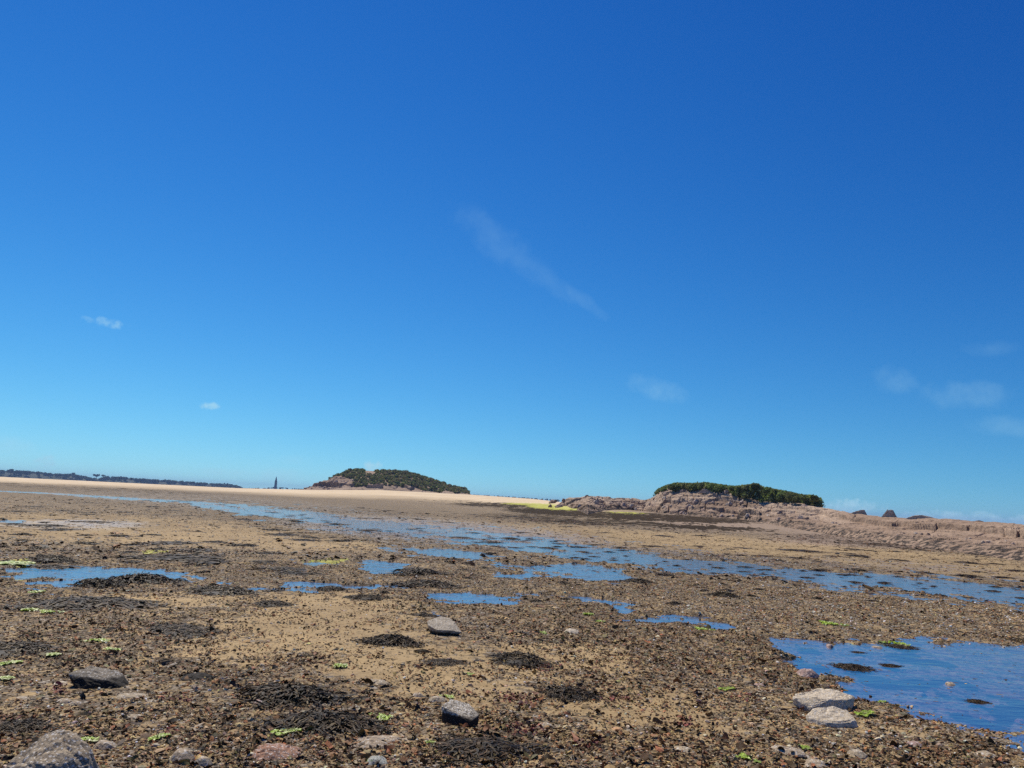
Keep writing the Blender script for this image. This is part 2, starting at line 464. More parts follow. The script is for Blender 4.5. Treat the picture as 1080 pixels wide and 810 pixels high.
def ground(x, y, fine=True):
    """height and masks of the shore at (x, y)"""
    r = np.hypot(x, y); a = np.arctan2(x, y)
    r0 = azi('r0', a); r1 = azi('r1', a); z1 = azi('z1', a)
    t = np.clip((r - r0) / (r1 - r0), 0, 1)
    slope = z1 * (t * t * (3 - 2 * t))
    px, py = proj(x, y, slope)
    front = (y > 0.5)
    jx = fbm(x * 0.9, y * 0.9, 3, 3); jy = fbm(x * 0.9, y * 0.9, 9, 3)
    sc_ = np.clip((py - 500) / 100, 0.1, 3)
    kx = fbm(x * 3.1, y * 3.1, 13, 3); ky = fbm(x * 3.1, y * 3.1, 19, 3)
    qx = px + jx * 16 * sc_ + kx * 13 * sc_; qy = py + jy * 4.5 * sc_ + ky * 4.5 * sc_
    Wf = np.where(front, water_field(qx, qy), 0)
    wet = np.where(front, np.maximum(ell(qx, qy, WETE, .9), Wf), 0.2)
    weed = np.where(front, ell(qx, qy, WEEDE, .9), 0.3)
    clear = np.where(front, ell(qx, qy, CLEARE, .9), 0.3)
    big = fbm(x * 0.45, y * 0.45, 21, 3)
    mid = fbm(x * 2.4, y * 2.4, 33, 3)
    flat = 0.038 + 0.030 * big + 0.013 * mid
    dry = np.maximum(flat, 0.008 + 0.004 * mid)
    farw = sstep(14, 30, r)
    isl = .7 * fbm(x * .16, y * .22, 61, 4) + .9 * fbm(x * .75, y * .5, 63, 3)
    hi = fbm(x * 7, y * 7, 29, 2) * sstep(30, 16, r)
    bed0 = (-0.030 + 0.035 * big + 0.030 * mid + .012 * kx) * (1 - farw) + (-.001 + .030 * big + .035 * isl + .022 * mid) * farw + .003 * sstep(55, 80, r)
    zw = .036 - .070 * Wf + .030 * big + .024 * mid + .014 * kx + .008 * hi + farw * (.016 + .050 * isl)
    k_ = sstep(0, .25, Wf); z = dry * (1 - k_) + zw * k_
    pool3 = (px > 840) & (py > 670) & front
    z = np.where(pool3, np.minimum(z, .020 - .045 * sstep(.25, 1.0, Wf) + .012 * mid + .010 * kx + .006 * hi), z)
    z = z + slope + 0.10 * fbm(x * .06, y * .06, 5, 3) * sstep(0, .4, t) * (1 - t)
    back = np.clip((r - r1) / 120, 0, 1)
    z = z - (z1 + 1.2) * back * back * (3 - 2 * back) * (r > r1)
    if fine:
        near = sstep(22, 9, r)
        z = z + near * (0.007 * fbm(x * 13, y * 13, 41, 3) + 0.010 * weed * np.maximum(0, fbm(x * 7, y * 7, 42, 2)))
    za = azi('z1', a)
    gold = sstep(0.22, 0.60, t + 0.10 * fbm(x * .05, y * .02, 8, 3)) * sstep(0.9, 1.9, za + (a < az(330)) * 2)
    pink = sstep(780, 860, px) * sstep(60, 50, np.abs(py - hz_np(px) - 0)) * sstep(33, 27, py - hz_np(px)) * 1.0
    pink = np.maximum(pink, sstep(640, 720, px) * sstep(25, 14, py - hz_np(px)))
    algae = np.where(front, ell(qx, qy, [(598, 535.5, 44, 2.8, .03, 1.5), (560, 532, 40, 1.8, .03), (660, 541, 30, 1.2, .03), (30, 594, 18, 3, .05), (20, 612, 12, 3, 0),
                                        (345, 592, 30, 3, 0), (160, 584, 26, 2.4, 0), (1000, 566, 1, 1, 0), (905, 680, 14, 3, .05)], .8), 0)
    wet = wet * (.45 + .55 * sstep(16, 34, r))
    bedweed = pool3 * .9 * sstep(-.1, .35, fbm(x * .8 + 4, y * .55, 101, 4) + .2 * ell(px, py, [(1010, 700, 90, 22, .1), (1040, 745, 60, 20, .2)], .9))
    return z, dict(weed=np.maximum(bedweed * (Wf > .2), weed * (.35 + .65 * sstep(14, 32, r))), weed0=weed, pool=Wf * pool3, wet=wet, gold=gold, algae=algae, pink=pink, clear=clear, W=Wf, px=px, py=py)


_hk = (hz(1000) - hz(0)) / 1000.0


def hz_np(px):
    return hz(0) + _hk * px


# ------------------------------------------------------------------ the shore
M_GROUND = mat_ground()
M_WATER = mat_water()


def build_ground():
    a0 = R(50)
    A = np.concatenate([np.linspace(-a0, a0, 1250), np.linspace(a0, 2 * math.pi - a0, 90)[1:-1]])
    dy1 = np.arange(347, 13.6, -0.42)
    rr = np.concatenate([np.array([0.15, 0.5, 1, 1.5, 2, 2.5, 2.9, 3.2]), CAM_H * FPX / dy1])
    rr = np.concatenate([rr, np.arange(rr[-1] + .4, 330, 0.62), np.geomspace(332, 3900, 44)])
    nr, na = len(rr), len(A)
    x = (rr[:, None] * np.sin(A)[None, :]).ravel(); y = (rr[:, None] * np.cos(A)[None, :]).ravel()
    z, k = ground(x, y)
    v = np.stack([x, y, z], 1)
    # orientation: azimuth grows clockwise -> faces flipped to look up
    f = grid_faces(nr, na, True)[:, ::-1]
    o = mesh_np('shore', v, f, M_GROUND, dict(A=np.stack([k['weed'], k['wet'], k['gold']], 1), B=np.stack([k['algae'], k['pink'], k['clear']], 1)))
    tag(o, 'sand and mud flat covered in pebbles, shells and wrack', kind='structure')
    # close the small hole under the camera: first ring is 15 cm wide and lies at the same height
    return o


build_ground()


def build_water():
    rr = np.geomspace(2.0, 3950, 60); A = np.linspace(0, 2 * math.pi, 97)[:-1]
    x = (rr[:, None] * np.sin(A)).ravel(); y = (rr[:, None] * np.cos(A)).ravel()
    o = mesh_np('water', np.stack([x, y, np.zeros_like(x)], 1), grid_faces(60, 96, True)[:, ::-1], M_WATER)
    tag(o, 'still blue tide water in the runnels and pools', kind='structure')


build_water()


# ------------------------------------------------------------------ small scattered material
def gz(x, y):
    z, k = ground(np.asarray(x, float), np.asarray(y, float)); return z, k


ICO_V = []
_t = (1 + 5 ** .5) / 2
for a_, b_ in ((1, _t), (-1, _t), (1, -_t), (-1, -_t)):
    ICO_V += [(a_, b_, 0), (0, a_, b_), (b_, 0, a_)]
ICO_V = np.array(ICO_V) / math.hypot(1, _t)


def _hull_faces():
    bm = bmesh.new()
    for v in ICO_V: bm.verts.new(v)
    bmesh.ops.convex_hull(bm, input=bm.verts)
    bm.verts.ensure_lookup_table(); bm.verts.index_update()
    bmesh.ops.recalc_face_normals(bm, faces=bm.faces)
    f = [[v.index for v in fc.verts] for fc in bm.faces]
    bm.free(); return np.array(f)


ICO_F = _hull_faces()


def sample_field(n, rmin, rmax, power, amax=R(40)):
    """points with areal density ~ r^-power"""
    u = rng.random(n)
    e = 2 - power
    r = (rmin ** e + u * (rmax ** e - rmin ** e)) ** (1 / e)
    a = rng.uniform(-amax, amax, n)
    return r * np.sin(a), r * np.cos(a), r


def pick_colors(n, pal, wts, jit=0.18):
    pal = np.array(pal); i = rng.choice(len(pal), n, p=np.array(wts) / sum(wts))
    c = pal[i] * np.exp(1.9 * jit * rng.standard_normal((n, 1))) * (1 + 0.06 * rng.standard_normal((n, 3)))
    return np.clip(c, 0.005, 0.85)


def litter_density(x, y, k):
    n1 = fbm(x * 0.8, y * 0.8, 51, 4); n2 = fbm(x * 3.1, y * 3.1, 55, 3)
    r = np.hypot(x, y)
    d = 0.62 + 0.8 * n1 + 1.1 * n2 - (.30 + .2 * sstep(14, 22, r)) * k['clear'] * sstep(5, 6.5, r) + 0.15 * k['weed']
    d = d + 0.25 * sstep(560, 700, k['px']) + 0.35 * sstep(6.5, 4.6, r)
    return np.clip(d, 0.05, 1)


def pebbles(name, n, rmin, rmax, power, size, pal, wts, mat, label, flat=(0.35, 0.8), grow=0.03, dens=None, lift=0.25, cat='pebbles'):
    x, y, r = sample_field(n, rmin, rmax, power)
    z, k = gz(x, y)
    keep = rng.random(n) < (dens(x, y, k) if dens else litter_density(x, y, k))
    keep &= (z > 0.002) | ((rng.random(n) < 0.02) & (r < 10)) | ((z > -.008) & (rng.random(n) < .4) & (r < 14))
    x, y, r, z = x[keep], y[keep], r[keep], z[keep]; n = len(x)
    s = size[0] * np.exp(size[1] * rng.standard_normal(n)) * (1 + grow * np.maximum(r - 6, 0))
    s = np.clip(s, size[0] * .3, size[0] * 4)
    V = ICO_V[None] * (1 + 0.22 * rng.standard_normal((n, 12, 1))) 
    sx = rng.uniform(.75, 1.35, n); sy = rng.uniform(.6, 1.0, n); sz = rng.uniform(*flat, n)
    V = V * np.stack([sx, sy, sz], 1)[:, None] * (s / 2)[:, None, None]
    tx = rng.normal(0, .25, n)
    V[..., 2] = V[..., 2] + V[..., 0] * tx[:, None]
    th = rng.uniform(0, 2 * math.pi, n); c, si = np.cos(th)[:, None], np.sin(th)[:, None]
    VX = V[..., 0] * c - V[..., 1] * si; VY = V[..., 0] * si + V[..., 1] * c
    VV = np.stack([VX + x[:, None], VY + y[:, None], V[..., 2] + (z + lift * s * sz * .5)[:, None]], -1).reshape(-1, 3)
    FF = (ICO_F[None] + (np.arange(n) * 12)[:, None, None]).reshape(-1, 3)
    C = np.repeat(pick_colors(n, pal, wts), 12, 0)
    o = mesh_np(name, VV, FF, mat, dict(col=C), smooth=False)
    return tag(o, label, cat, kind='stuff')


def flakes(name, n, rmin, rmax, power, size, pal, wts, mat, label, dens, grow=0.03, asp=(1.5, 5), cat='seaweed', rise=0.5):
    """curled scraps of weed: strips of 4 quads"""
    x, y, r = sample_field(n, rmin, rmax, power)
    z, k = gz(x, y)
    keep = (rng.random(n) < dens(x, y, k)) & ((z > -0.002) | (rng.random(n) < np.where(r > 14, .22, .05)))
    x, y, r, z = x[keep], y[keep], r[keep], np.maximum(z[keep], 0.0); n = len(x)
    L = size[0] * np.exp(size[1] * rng.standard_normal(n)) * (1 + grow * np.maximum(r - 6, 0))
    w = L / rng.uniform(*asp, n)
    ns = 5
    t = np.linspace(-.5, .5, ns)[None, :]
    bend = rng.normal(0, 1.2, n)[:, None]
    ang = rng.uniform(0, 2 * math.pi, n)[:, None] + bend * t
    dx = np.cumsum(np.cos(ang), 1) * (L / ns)[:, None]; dy = np.cumsum(np.sin(ang), 1) * (L / ns)[:, None]
    dx -= dx.mean(1, keepdims=True); dy -= dy.mean(1, keepdims=True)
    hh = (rise * w)[:, None] * (0.5 + 0.5 * np.cos(t * rng.uniform(2, 9, n)[:, None] + rng.uniform(0, 6, n)[:, None])) + 0.003
    fl = np.clip(1.2 - r / 25, .15, 1)[:, None]
    roll = (rng.normal(0, .7, n)[:, None] + rng.normal(0, .8, n)[:, None] * t) * fl; hh = hh * (.35 + .65 * fl)
    dr = np.where(z < .003, .12, 1.0)[:, None]; roll = roll * dr; hh = hh * dr
    wd = w[:, None] * .5 * (1 - 1.2 * np.abs(t) ** 2 * 1.5)
    nx, ny = -np.sin(ang), np.cos(ang)
    V = np.zeros((n, ns, 2, 3))
    for q, sg in enumerate((-1, 1)):
        V[:, :, q, 0] = x[:, None] + dx + sg * nx * wd * np.cos(roll)
        V[:, :, q, 1] = y[:, None] + dy + sg * ny * wd * np.cos(roll)
        V[:, :, q, 2] = z[:, None] + hh + sg * wd * np.sin(roll) + np.abs(wd * np.sin(roll)) * .8
    F1 = np.array([[2 * i, 2 * i + 1, 2 * i + 3, 2 * i + 2] for i in range(ns - 1)])
    FF = (F1[None] + (np.arange(n) * ns * 2)[:, None, None]).reshape(-1, 4)
    C = np.repeat(pick_colors(n, pal, wts), ns * 2, 0)
    o = mesh_np(name, V.reshape(-1, 3), FF, mat, dict(col=C), smooth=True)
    return tag(o, label, cat, kind='stuff')


M_PEB = mat_vcol('pebble', 0.85, 0.15, 0.5, 90, 0.35, nscale=70)
M_SHELL = mat_vcol('shell', 0.7, 0.2, 0.3, 150, 0.15)
M_WEED = mat_vcol('seaweed', 0.6, 0.18, 0.3, 120, 0.4, nscale=60)
M_LETT = mat_vcol('sea_lettuce', 0.4, 0.4, 0.4, 60, 0.25, transl=0.25)

PEB_PAL = [(.33, .21, .105), (.22, .13, .062), (.48, .345, .195), (.07, .040, .020), (.37, .165, .070), (.42, .28, .12), (.25, .19, .13), (.62, .50, .34)]
PEB_W = [5, 4, 4, 3.6, 3.0, 4, 1.4, 2.6]
WD_PAL = [(.036, .020, .008), (.095, .048, .016), (.18, .090, .030), (.018, .012, .008), (.25, .09, .032), (.30, .20, .066), (.12, .095, .030)]
WD_W = [3, 5, 4.6, 1.8, 2.2, 2.6, 1.8]

pebbles('gravel', 175000, 3.4, 17, 1.45, (0.013, 0.45), PEB_PAL, PEB_W, M_PEB, 'mixed grey, brown and tan pebbles and grit strewn over the flat')
pebbles('far_gravel', 90000, 15, 48, 1.9, (0.020, 0.35), PEB_PAL, PEB_W, M_PEB, 'fine pebbles scattered over the middle of the flat', grow=0.012,
        dens=lambda x, y, k: np.clip(litter_density(x, y, k) * .9, 0, 1))
pebbles('cobbles', 1300, 3.5, 14, 1.3, (0.042, 0.35), PEB_PAL[:3] + [(.30, .24, .17), (.25, .16, .12)], [4, 3, 3, 3, 1], M_PEB,
        'low rounded cobbles half sunk in the litter', flat=(.3, .55), lift=0.0, dens=lambda x, y, k: np.clip(litter_density(x, y, k) * sstep(13, 4.5, np.hypot(x, y)), 0, 1))


def shell_dens(x, y, k):
    return np.clip(0.10 + 0.5 * fbm(x * .5, y * .5, 77, 3) + 0.8 * ell(k['px'], k['py'], [(900, 645, 200, 24, .1), (760, 640, 90, 20, .1)], .9), 0, 1)


pebbles('shell_fragments', 26000, 3.5, 34, 1.5, (0.015, 0.3), [(.80, .74, .62), (.68, .58, .44), (.55, .40, .28)], [4, 3, 1], M_SHELL,
        'broken white and cream shells strewn on the flat', flat=(.35, .7), grow=0.07, dens=shell_dens, lift=.6, cat='shells')


def weed_dens(x, y, k):
    n1 = fbm(x * 1.1, y * 1.1, 61, 4); n2 = fbm(x * 4, y * 4, 65, 3)
    d = 0.40 + 0.9 * n1 + 1.0 * n2 + 0.45 * k['weed0'] - 0.30 * k['clear'] * sstep(5, 6.5, np.hypot(x, y)) + .2 * sstep(6.5, 4.6, np.hypot(x, y))
    d = d + .22 * ell(k['px'], k['py'], [(700, 690, 200, 70, .2)], .9)
    return np.clip(d, 0.03, 1)


flakes('seaweed_litter', 185000, 3.4, 20, 1.4, (0.029, 0.42), WD_PAL, WD_W, M_WEED, 'scraps of brown and black seaweed strewn between the pebbles', weed_dens, asp=(1.8, 6))
flakes('far_seaweed_litter', 80000, 18, 75, 1.9, (0.07, 0.4), WD_PAL[:4], WD_W[:4], M_WEED, 'scraps of dark seaweed thinly strewn over the far flat',
       lambda x, y, k: np.clip(weed_dens(x, y, k) * .8 - .05, 0, 1) * (np.hypot(x, y) < azi('r0', np.arctan2(x, y)) + 6), grow=0.02, asp=(1.2, 3))


# coloured weed patches: red, orange and olive scraps heaped in patches
def patch_dens(L):
    return lambda x, y, k: np.clip(ell(k['px'] + 5 * fbm(x * 9, y * 9, 5, 2), k['py'] + 4 * fbm(x * 9, y * 9, 6, 2), L, .8), 0, 1)


RED = [(61, 734, 13, 5, 0), (576, 708, 11, 4, 0), (724, 768, 11, 6, 0), (555, 776, 24, 6, .1), (8, 766, 14, 5, 0), (650, 744, 16, 3, 0),
       (780, 742, 10, 3, 0), (185, 744, 18, 4, 0), (620, 792, 14, 6, 0), (545, 744, 20, 5, .1), (180, 776, 12, 5, 0)]
flakes('red_seaweed', 100000, 3.6, 9.5, 1.4, (0.028, 0.3), [(.19, .045, .035), (.13, .035, .035), (.24, .09, .05)], [3, 2, 2], M_WEED,
       'red and maroon weed scraps lying in small patches', patch_dens(RED))
ORANGE = [(120, 690, 110, 30, 0), (430, 640, 60, 8, 0), (880, 720, 60, 30, .2), (640, 730, 60, 20, .1), (235, 668, 40, 7, 0), (300, 700, 60, 8, .05), (640, 680, 90, 30, .2), (520, 760, 40, 12, 0), (800, 690, 60, 16, .3), (110, 648, 18, 4, 0),
          (505, 630, 26, 6, 0), (990, 800, 80, 14, .1), (260, 790, 60, 10, 0), (370, 560, 1, 1, 0)]
flakes('rusty_seaweed', 110000, 3.6, 22, 1.4, (0.03, 0.35), [(.24, .115, .045), (.17, .10, .045), (.13, .11, .045)], [3, 3, 2], M_WEED,
       'rust brown weed scraps in loose drifts', lambda x, y, k: patch_dens(ORANGE)(x, y, k) * .8)


# ------------------------------------------------------------------ seaweed clumps
def clump_mesh(name, rad, hgt, nstrip, L, w, seed, pal):
    """heap of curled fronds over a dark rounded core"""
    g = np.random.default_rng(seed)
    ph = g.uniform(0, 6.28, 4); am = g.uniform(.05, .22, 4)

    def rim(th): return rad * (1 + sum(am[i] * np.cos((i + 1) * th + ph[i]) for i in range(4)))
    # core
    nr, na = 7, 26
    V = []; 
    for i in range(nr):
        for j in range(na):
            th = 2 * math.pi * j / na; q = (i + .02) / (nr - 1)
            rr = rim(th) * q * .93
            V.append((rr * math.cos(th), rr * .8 * math.sin(th), hgt * .75 * (1 - q ** 2) * (1 + .25 * math.sin(3 * th + 5 * q + ph[0])) - .012 + .01 * g.normal()))
    V = np.array(V); Fc = grid_faces(nr, na, True)
    C = np.tile(np.array([(.022, .016, .010)]), (len(V), 1))
    # fronds
    n = nstrip; ns = 6
    th = g.uniform(0, 6.283, n); q = np.sqrt(g.uniform(0, 1.12, n))
    cx = rim(th) * q * np.cos(th); cy = rim(th) * q * .8 * np.sin(th)
    t = np.linspace(-.5, .5, ns)[None, :]
    LL = L * np.exp(.35 * g.standard_normal(n))[:, None]
    ang = g.uniform(0, 6.283, n)[:, None] + g.normal(0, 1.6, n)[:, None] * t + .5 * np.sin(6 * t + g.uniform(0, 6, n)[:, None])
    x = cx[:, None] + np.cumsum(np.cos(ang), 1) * LL / ns; y = cy[:, None] + np.cumsum(np.sin(ang), 1) * LL / ns
    qq = np.hypot(x, y / .8) / rad
    z = hgt * .8 * np.clip(1 - qq ** 2, 0, 1) + np.abs(g.normal(0, .3, n))[:, None] * hgt * .6 * np.cos(t * 3.0) + .004 + .006 * g.random((n, ns))
    wd = w * .5 * np.exp(.3 * g.standard_normal(n))[:, None] * (1 - 1.9 * t ** 2)
    rl = g.normal(0, .6, n)[:, None] + g.normal(0, 1.2, n)[:, None] * t
    P = np.zeros((n, ns, 2, 3))
    for k, sg in enumerate((-1, 1)):
        P[:, :, k, 0] = x - sg * np.sin(ang) * wd * np.cos(rl); P[:, :, k, 1] = y + sg * np.cos(ang) * wd * np.cos(rl)
        P[:, :, k, 2] = z + sg * wd * np.sin(rl)
    F1 = np.array([[2 * i, 2 * i + 1, 2 * i + 3, 2 * i + 2] for i in range(ns - 1)])
    Fs = (F1[None] + (np.arange(n) * ns * 2)[:, None, None]).reshape(-1, 4) + len(V)
    pal = np.array(pal); ci = g.choice(len(pal), n)
    Cs = np.repeat(pal[ci] * (1 + .2 * g.standard_normal((n, 1))), ns * 2, 0)
    return mesh_np(name, np.vstack([V, P.reshape(-1, 3)]), np.vstack([Fc, Fs]), M_WEED, dict(col=np.clip(np.vstack([C, Cs]), .005, .8)), link=False)


DK = [(.024, .015, .008), (.050, .030, .014), (.090, .054, .024), (.012, .009, .007), (.15, .105, .045), (.10, .055, .022), (.016, .011, .008)]
CL_NEAR = [clump_mesh('seaweed_clump', 1.0, .30, 850, .40, .036, s, DK) for s in (1, 2, 3, 4)]      # unit radius, scaled by the object
CL_FAR = [clump_mesh('seaweed_clump', 1.0, .26, 170, .6, .10, s, DK) for s in (11, 12, 13)]


def put(name, me, x, y, z, s, rz):
    o = bpy.data.objects.new(name, me); COL.objects.link(o)
    o.location = (x, y, z); o.scale = s; o.rotation_euler = (0, 0, rz)
    return o


CLUMPS = [  # px, py(base centre), width px, height factor, label
    (413, 682, 50, 1.2, 'tight dark seaweed clump on clear sand left of the flat grey slab'),
    (548, 701, 54, 1.0, 'dark seaweed heap on sand right of the flat grey slab'),
    (599, 738, 50, 1.0, 'straggly black seaweed clump below the small red weed patch'),
    (303, 741, 92, 1.0, 'broad black seaweed heap in the lower left centre of the foreground'),
    (345, 770, 88, .8, 'low sprawling seaweed mat in front of the broad black heap'),
    (236, 627, 66, 1.0, 'long low seaweed mat right of the blue pool on the left'),
    (150, 614, 56, 1.6, 'rounded seaweed hump rising from the near edge of the left pool'),
    (102, 619, 40, 1.2, 'seaweed hump just left of the rounded one by the left pool'),
    (95, 640, 90, .9, 'wide dark weed bed below the left pool'),
    (55, 592, 36, 1.1, 'dark weed mound on sand above the left end of the left pool'),
    (288, 640, 34, .8, 'small flat weed clump under the long low mat'),
    (440, 606, 50, 1.3, 'dark weed mound between the small pools in the middle of the flat'),
    (452, 618, 56, 1.1, 'weed mound nearest the camera among the small central pools'),
    (385, 634, 36, .8, 'thin weed streak on the sand left of the central pools'),
    (445, 653, 40, .7, 'thin brown weed mat above the tight clump on clear sand'),
    (350, 622, 30, .8, 'little weed clump below the thin central strip of water'),
    (673, 614, 30, 1.0, 'low weed clump on gravel just below the long runnel'),
    (763, 631, 28, 1.2, 'single dark weed tuft alone on the pebbly bank'),
    (899, 704, 30, .8, 'flat dark weed island in the left half of the large pool'),
    (939, 702, 18, .6, 'thin dark weed scrap floating mid pool'),
    (1031, 740, 16, .9, 'small weed tuft standing in the near right of the large pool'),
    (950, 682, 24, .6, 'greenish weed raft at the far edge of the large pool'),
    (40, 585, 60, 0.0, None),
    (445, 691, 16, 1.2, 'tiny black weed tuft below the tight clump on clear sand'),
    (470, 703, 36, .6, 'reddish black weed streak on sand below the flat grey slab'),
    (15, 690, 60, .7, 'brown weed drift at the left edge above the dark fronted rock'),
    (185, 668, 60, .6, 'thin weed drift across the left foreground'),
    (505, 798, 90, .6, 'loose weed mat at the bottom edge right of centre'),
    (24, 775, 46, .8, 'dark weed heap just above the big corner boulder'),
    (905, 688, 14, .5, 'tiny weed raft near the top left shore of the large pool'),
]
for i, (px, py, wpx, hf, lb) in enumerate(CLUMPS):
    if not lb: continue
    gx, gy, d = gpt(px, py)
    d3 = math.hypot(d, CAM_H); rad = .5 * wpx * d3 / FPX
    z, _ = gz([gx], [gy]); zz = max(float(z[0]), -.002)
    o = put('seaweed_clump', CL_NEAR[i % 4], gx, gy, zz, (rad, rad * random.uniform(.8, 1.1), min(rad, .30) * .75 * hf), random.uniform(-.4, .4))
    tag(o, lb, 'seaweed')

FARC = [(15, 553, 20), (45, 556, 40), (100, 552, 34), (62, 560, 26), (125, 567, 24), (180, 575, 46), (190, 590, 60), (215, 594, 44), (155, 590, 46),
        (55, 598, 36), (90, 575, 24), (205, 583, 30), (228, 573, 26), (255, 577, 26), (160, 566, 14), (300, 565, 34), (325, 568, 26), (290, 560, 20),
        (320, 571, 30), (358, 572, 26), (372, 571, 18), (280, 585, 24), (277, 595, 34), (300, 602, 50), (310, 606, 46), (330, 607, 20), (290, 625, 22),
        (519, 572, 20), (538, 568, 20), (522, 577, 16), (578, 578, 18), (500, 562, 16), (610, 577, 20), (628, 575, 14), (655, 578, 18), (690, 577, 26),
        (735, 577, 14), (770, 580, 20), (845, 582, 34), (900, 580, 18), (918, 582, 14), (945, 583, 16), (950, 592, 14), (1020, 595, 20), (1050, 596, 14),
        (840, 590, 18), (808, 588, 22), (880, 588, 16), (905, 588, 18), (975, 604, 18), (1020, 608, 20), (860, 567, 14), (1065, 590, 16),
        (25, 565, 14), (70, 540, 22), (130, 541, 18), (200, 545, 18), (255, 548, 20), (310, 550, 18), (355, 553, 20), (390, 560, 18), (420, 566, 18),
        (35, 535, 20), (95, 531, 16), (160, 535, 16), (240, 541, 14), (470, 551, 16), (440, 548, 18), (540, 545, 20), (500, 543, 18), (470, 540, 16),
        (410, 539, 14), (700, 566, 20), (640, 563, 18), (740, 566, 18), (600, 556, 16)]
for i, (px, py, wpx) in enumerate(FARC):
    gx, gy, d = gpt(px, py)
    rad = .42 * wpx * math.hypot(d, CAM_H) / FPX
    z, _ = gz([gx], [gy]); zz = max(float(z[0]), -.002)
    o = put('seaweed_clump', CL_FAR[i % 3], gx, gy, zz, (rad, rad * random.uniform(1.0, 2.0), random.uniform(.09, .17)), random.uniform(-.3, .3))
    tag(o, 'low dark weed clump out on the far sand, one of a loose scatter', 'seaweed', 'weed clumps on the far sand')
nsc = 0
for _ in range(4000):
    if nsc >= 160: break
    px = random.uniform(-20, 1100); py = random.uniform(hz(px) + 14, 640)
    if random.random() > (1 - (py - 540) / 130): continue
    gx, gy, d = gpt(px, py)
    if d > 95: continue
    z, k = gz([gx], [gy])
    if z[0] < .01 or (k['clear'][0] > .5 and random.random() < .5) or z[0] > .3: continue
    if px > 600 and random.random() < .35: continue
    wpx = random.uniform(4, 13)
    rad = .5 * wpx * math.hypot(d, CAM_H) / FPX
    o = put('seaweed_tuft', CL_FAR[nsc % 3], gx, gy, float(z[0]), (rad, rad * random.uniform(1.0, 2.2), random.uniform(.05, .11)), random.uniform(-.4, .4))
    tag(o, 'very small dark weed tuft on the middle of the flat, one of many', 'seaweed', 'small weed tufts dotting the flat'); nsc += 1

# tufts standing in the runnels
nst = 0
while nst < 110:
    px = random.uniform(40, 1080); c_ = float(np.interp(px, STR[0][0], STR[0][1])) if px > 200 else 531; py = random.gauss(c_, 7)
    gx, gy, d = gpt(px, py)
    z, k = gz([gx], [gy])
    if d > 90 or z[0] > .004 or k['W'][0] < .3: continue
    wpx = random.uniform(3, 11); rad = .5 * wpx * math.hypot(d, CAM_H) / FPX
    o = put('seaweed_tuft', CL_FAR[nst % 3], gx, gy, 0.0, (rad, rad * random.uniform(.8, 1.6), random.uniform(.04, .09)), random.uniform(-.4, .4))
    tag(o, 'tiny dark weed tuft breaking the water of the long runnel, one of many', 'seaweed', 'weed tufts in the long runnel'); nst += 1


# ------------------------------------------------------------------ sea lettuce
def lettuce_mesh(seed):
    g = np.random.default_rng(seed); Vs, Fs, Cs = [], [], []; off = 0
    for b in range(16):
        cx, cy = g.normal(0, .42, 2); rr = g.uniform(.18, .42); nr, na = 5, 14
        ph = g.uniform(0, 6, 5)
        col = np.array([.36, .50, .05]) * g.uniform(.6, 1.3) if g.random() < .8 else np.array([.42, .45, .16])
        for i in range(nr):
            for j in range(na):
                th = 2 * math.pi * j / na; q = (i + .05) / (nr - 1)
                r_ = rr * q * (1 + .3 * math.sin(3 * th + ph[0]) + .15 * math.sin(7 * th + ph[1]))
                zz = .10 * q * math.sin(4 * th + ph[2]) + .05 * math.sin(9 * th + ph[3]) * q + .10 + .10 * g.random() * (1 - abs(cx))
                Vs.append((cx + r_ * math.cos(th), cy + r_ * math.sin(th), zz)); Cs.append(col)
        Fs.append(grid_faces(nr, na, True) + off); off += nr * na
    return mesh_np('sea_lettuce', np.array(Vs), np.vstack(Fs), M_LETT, dict(col=np.array(Cs)), link=False)


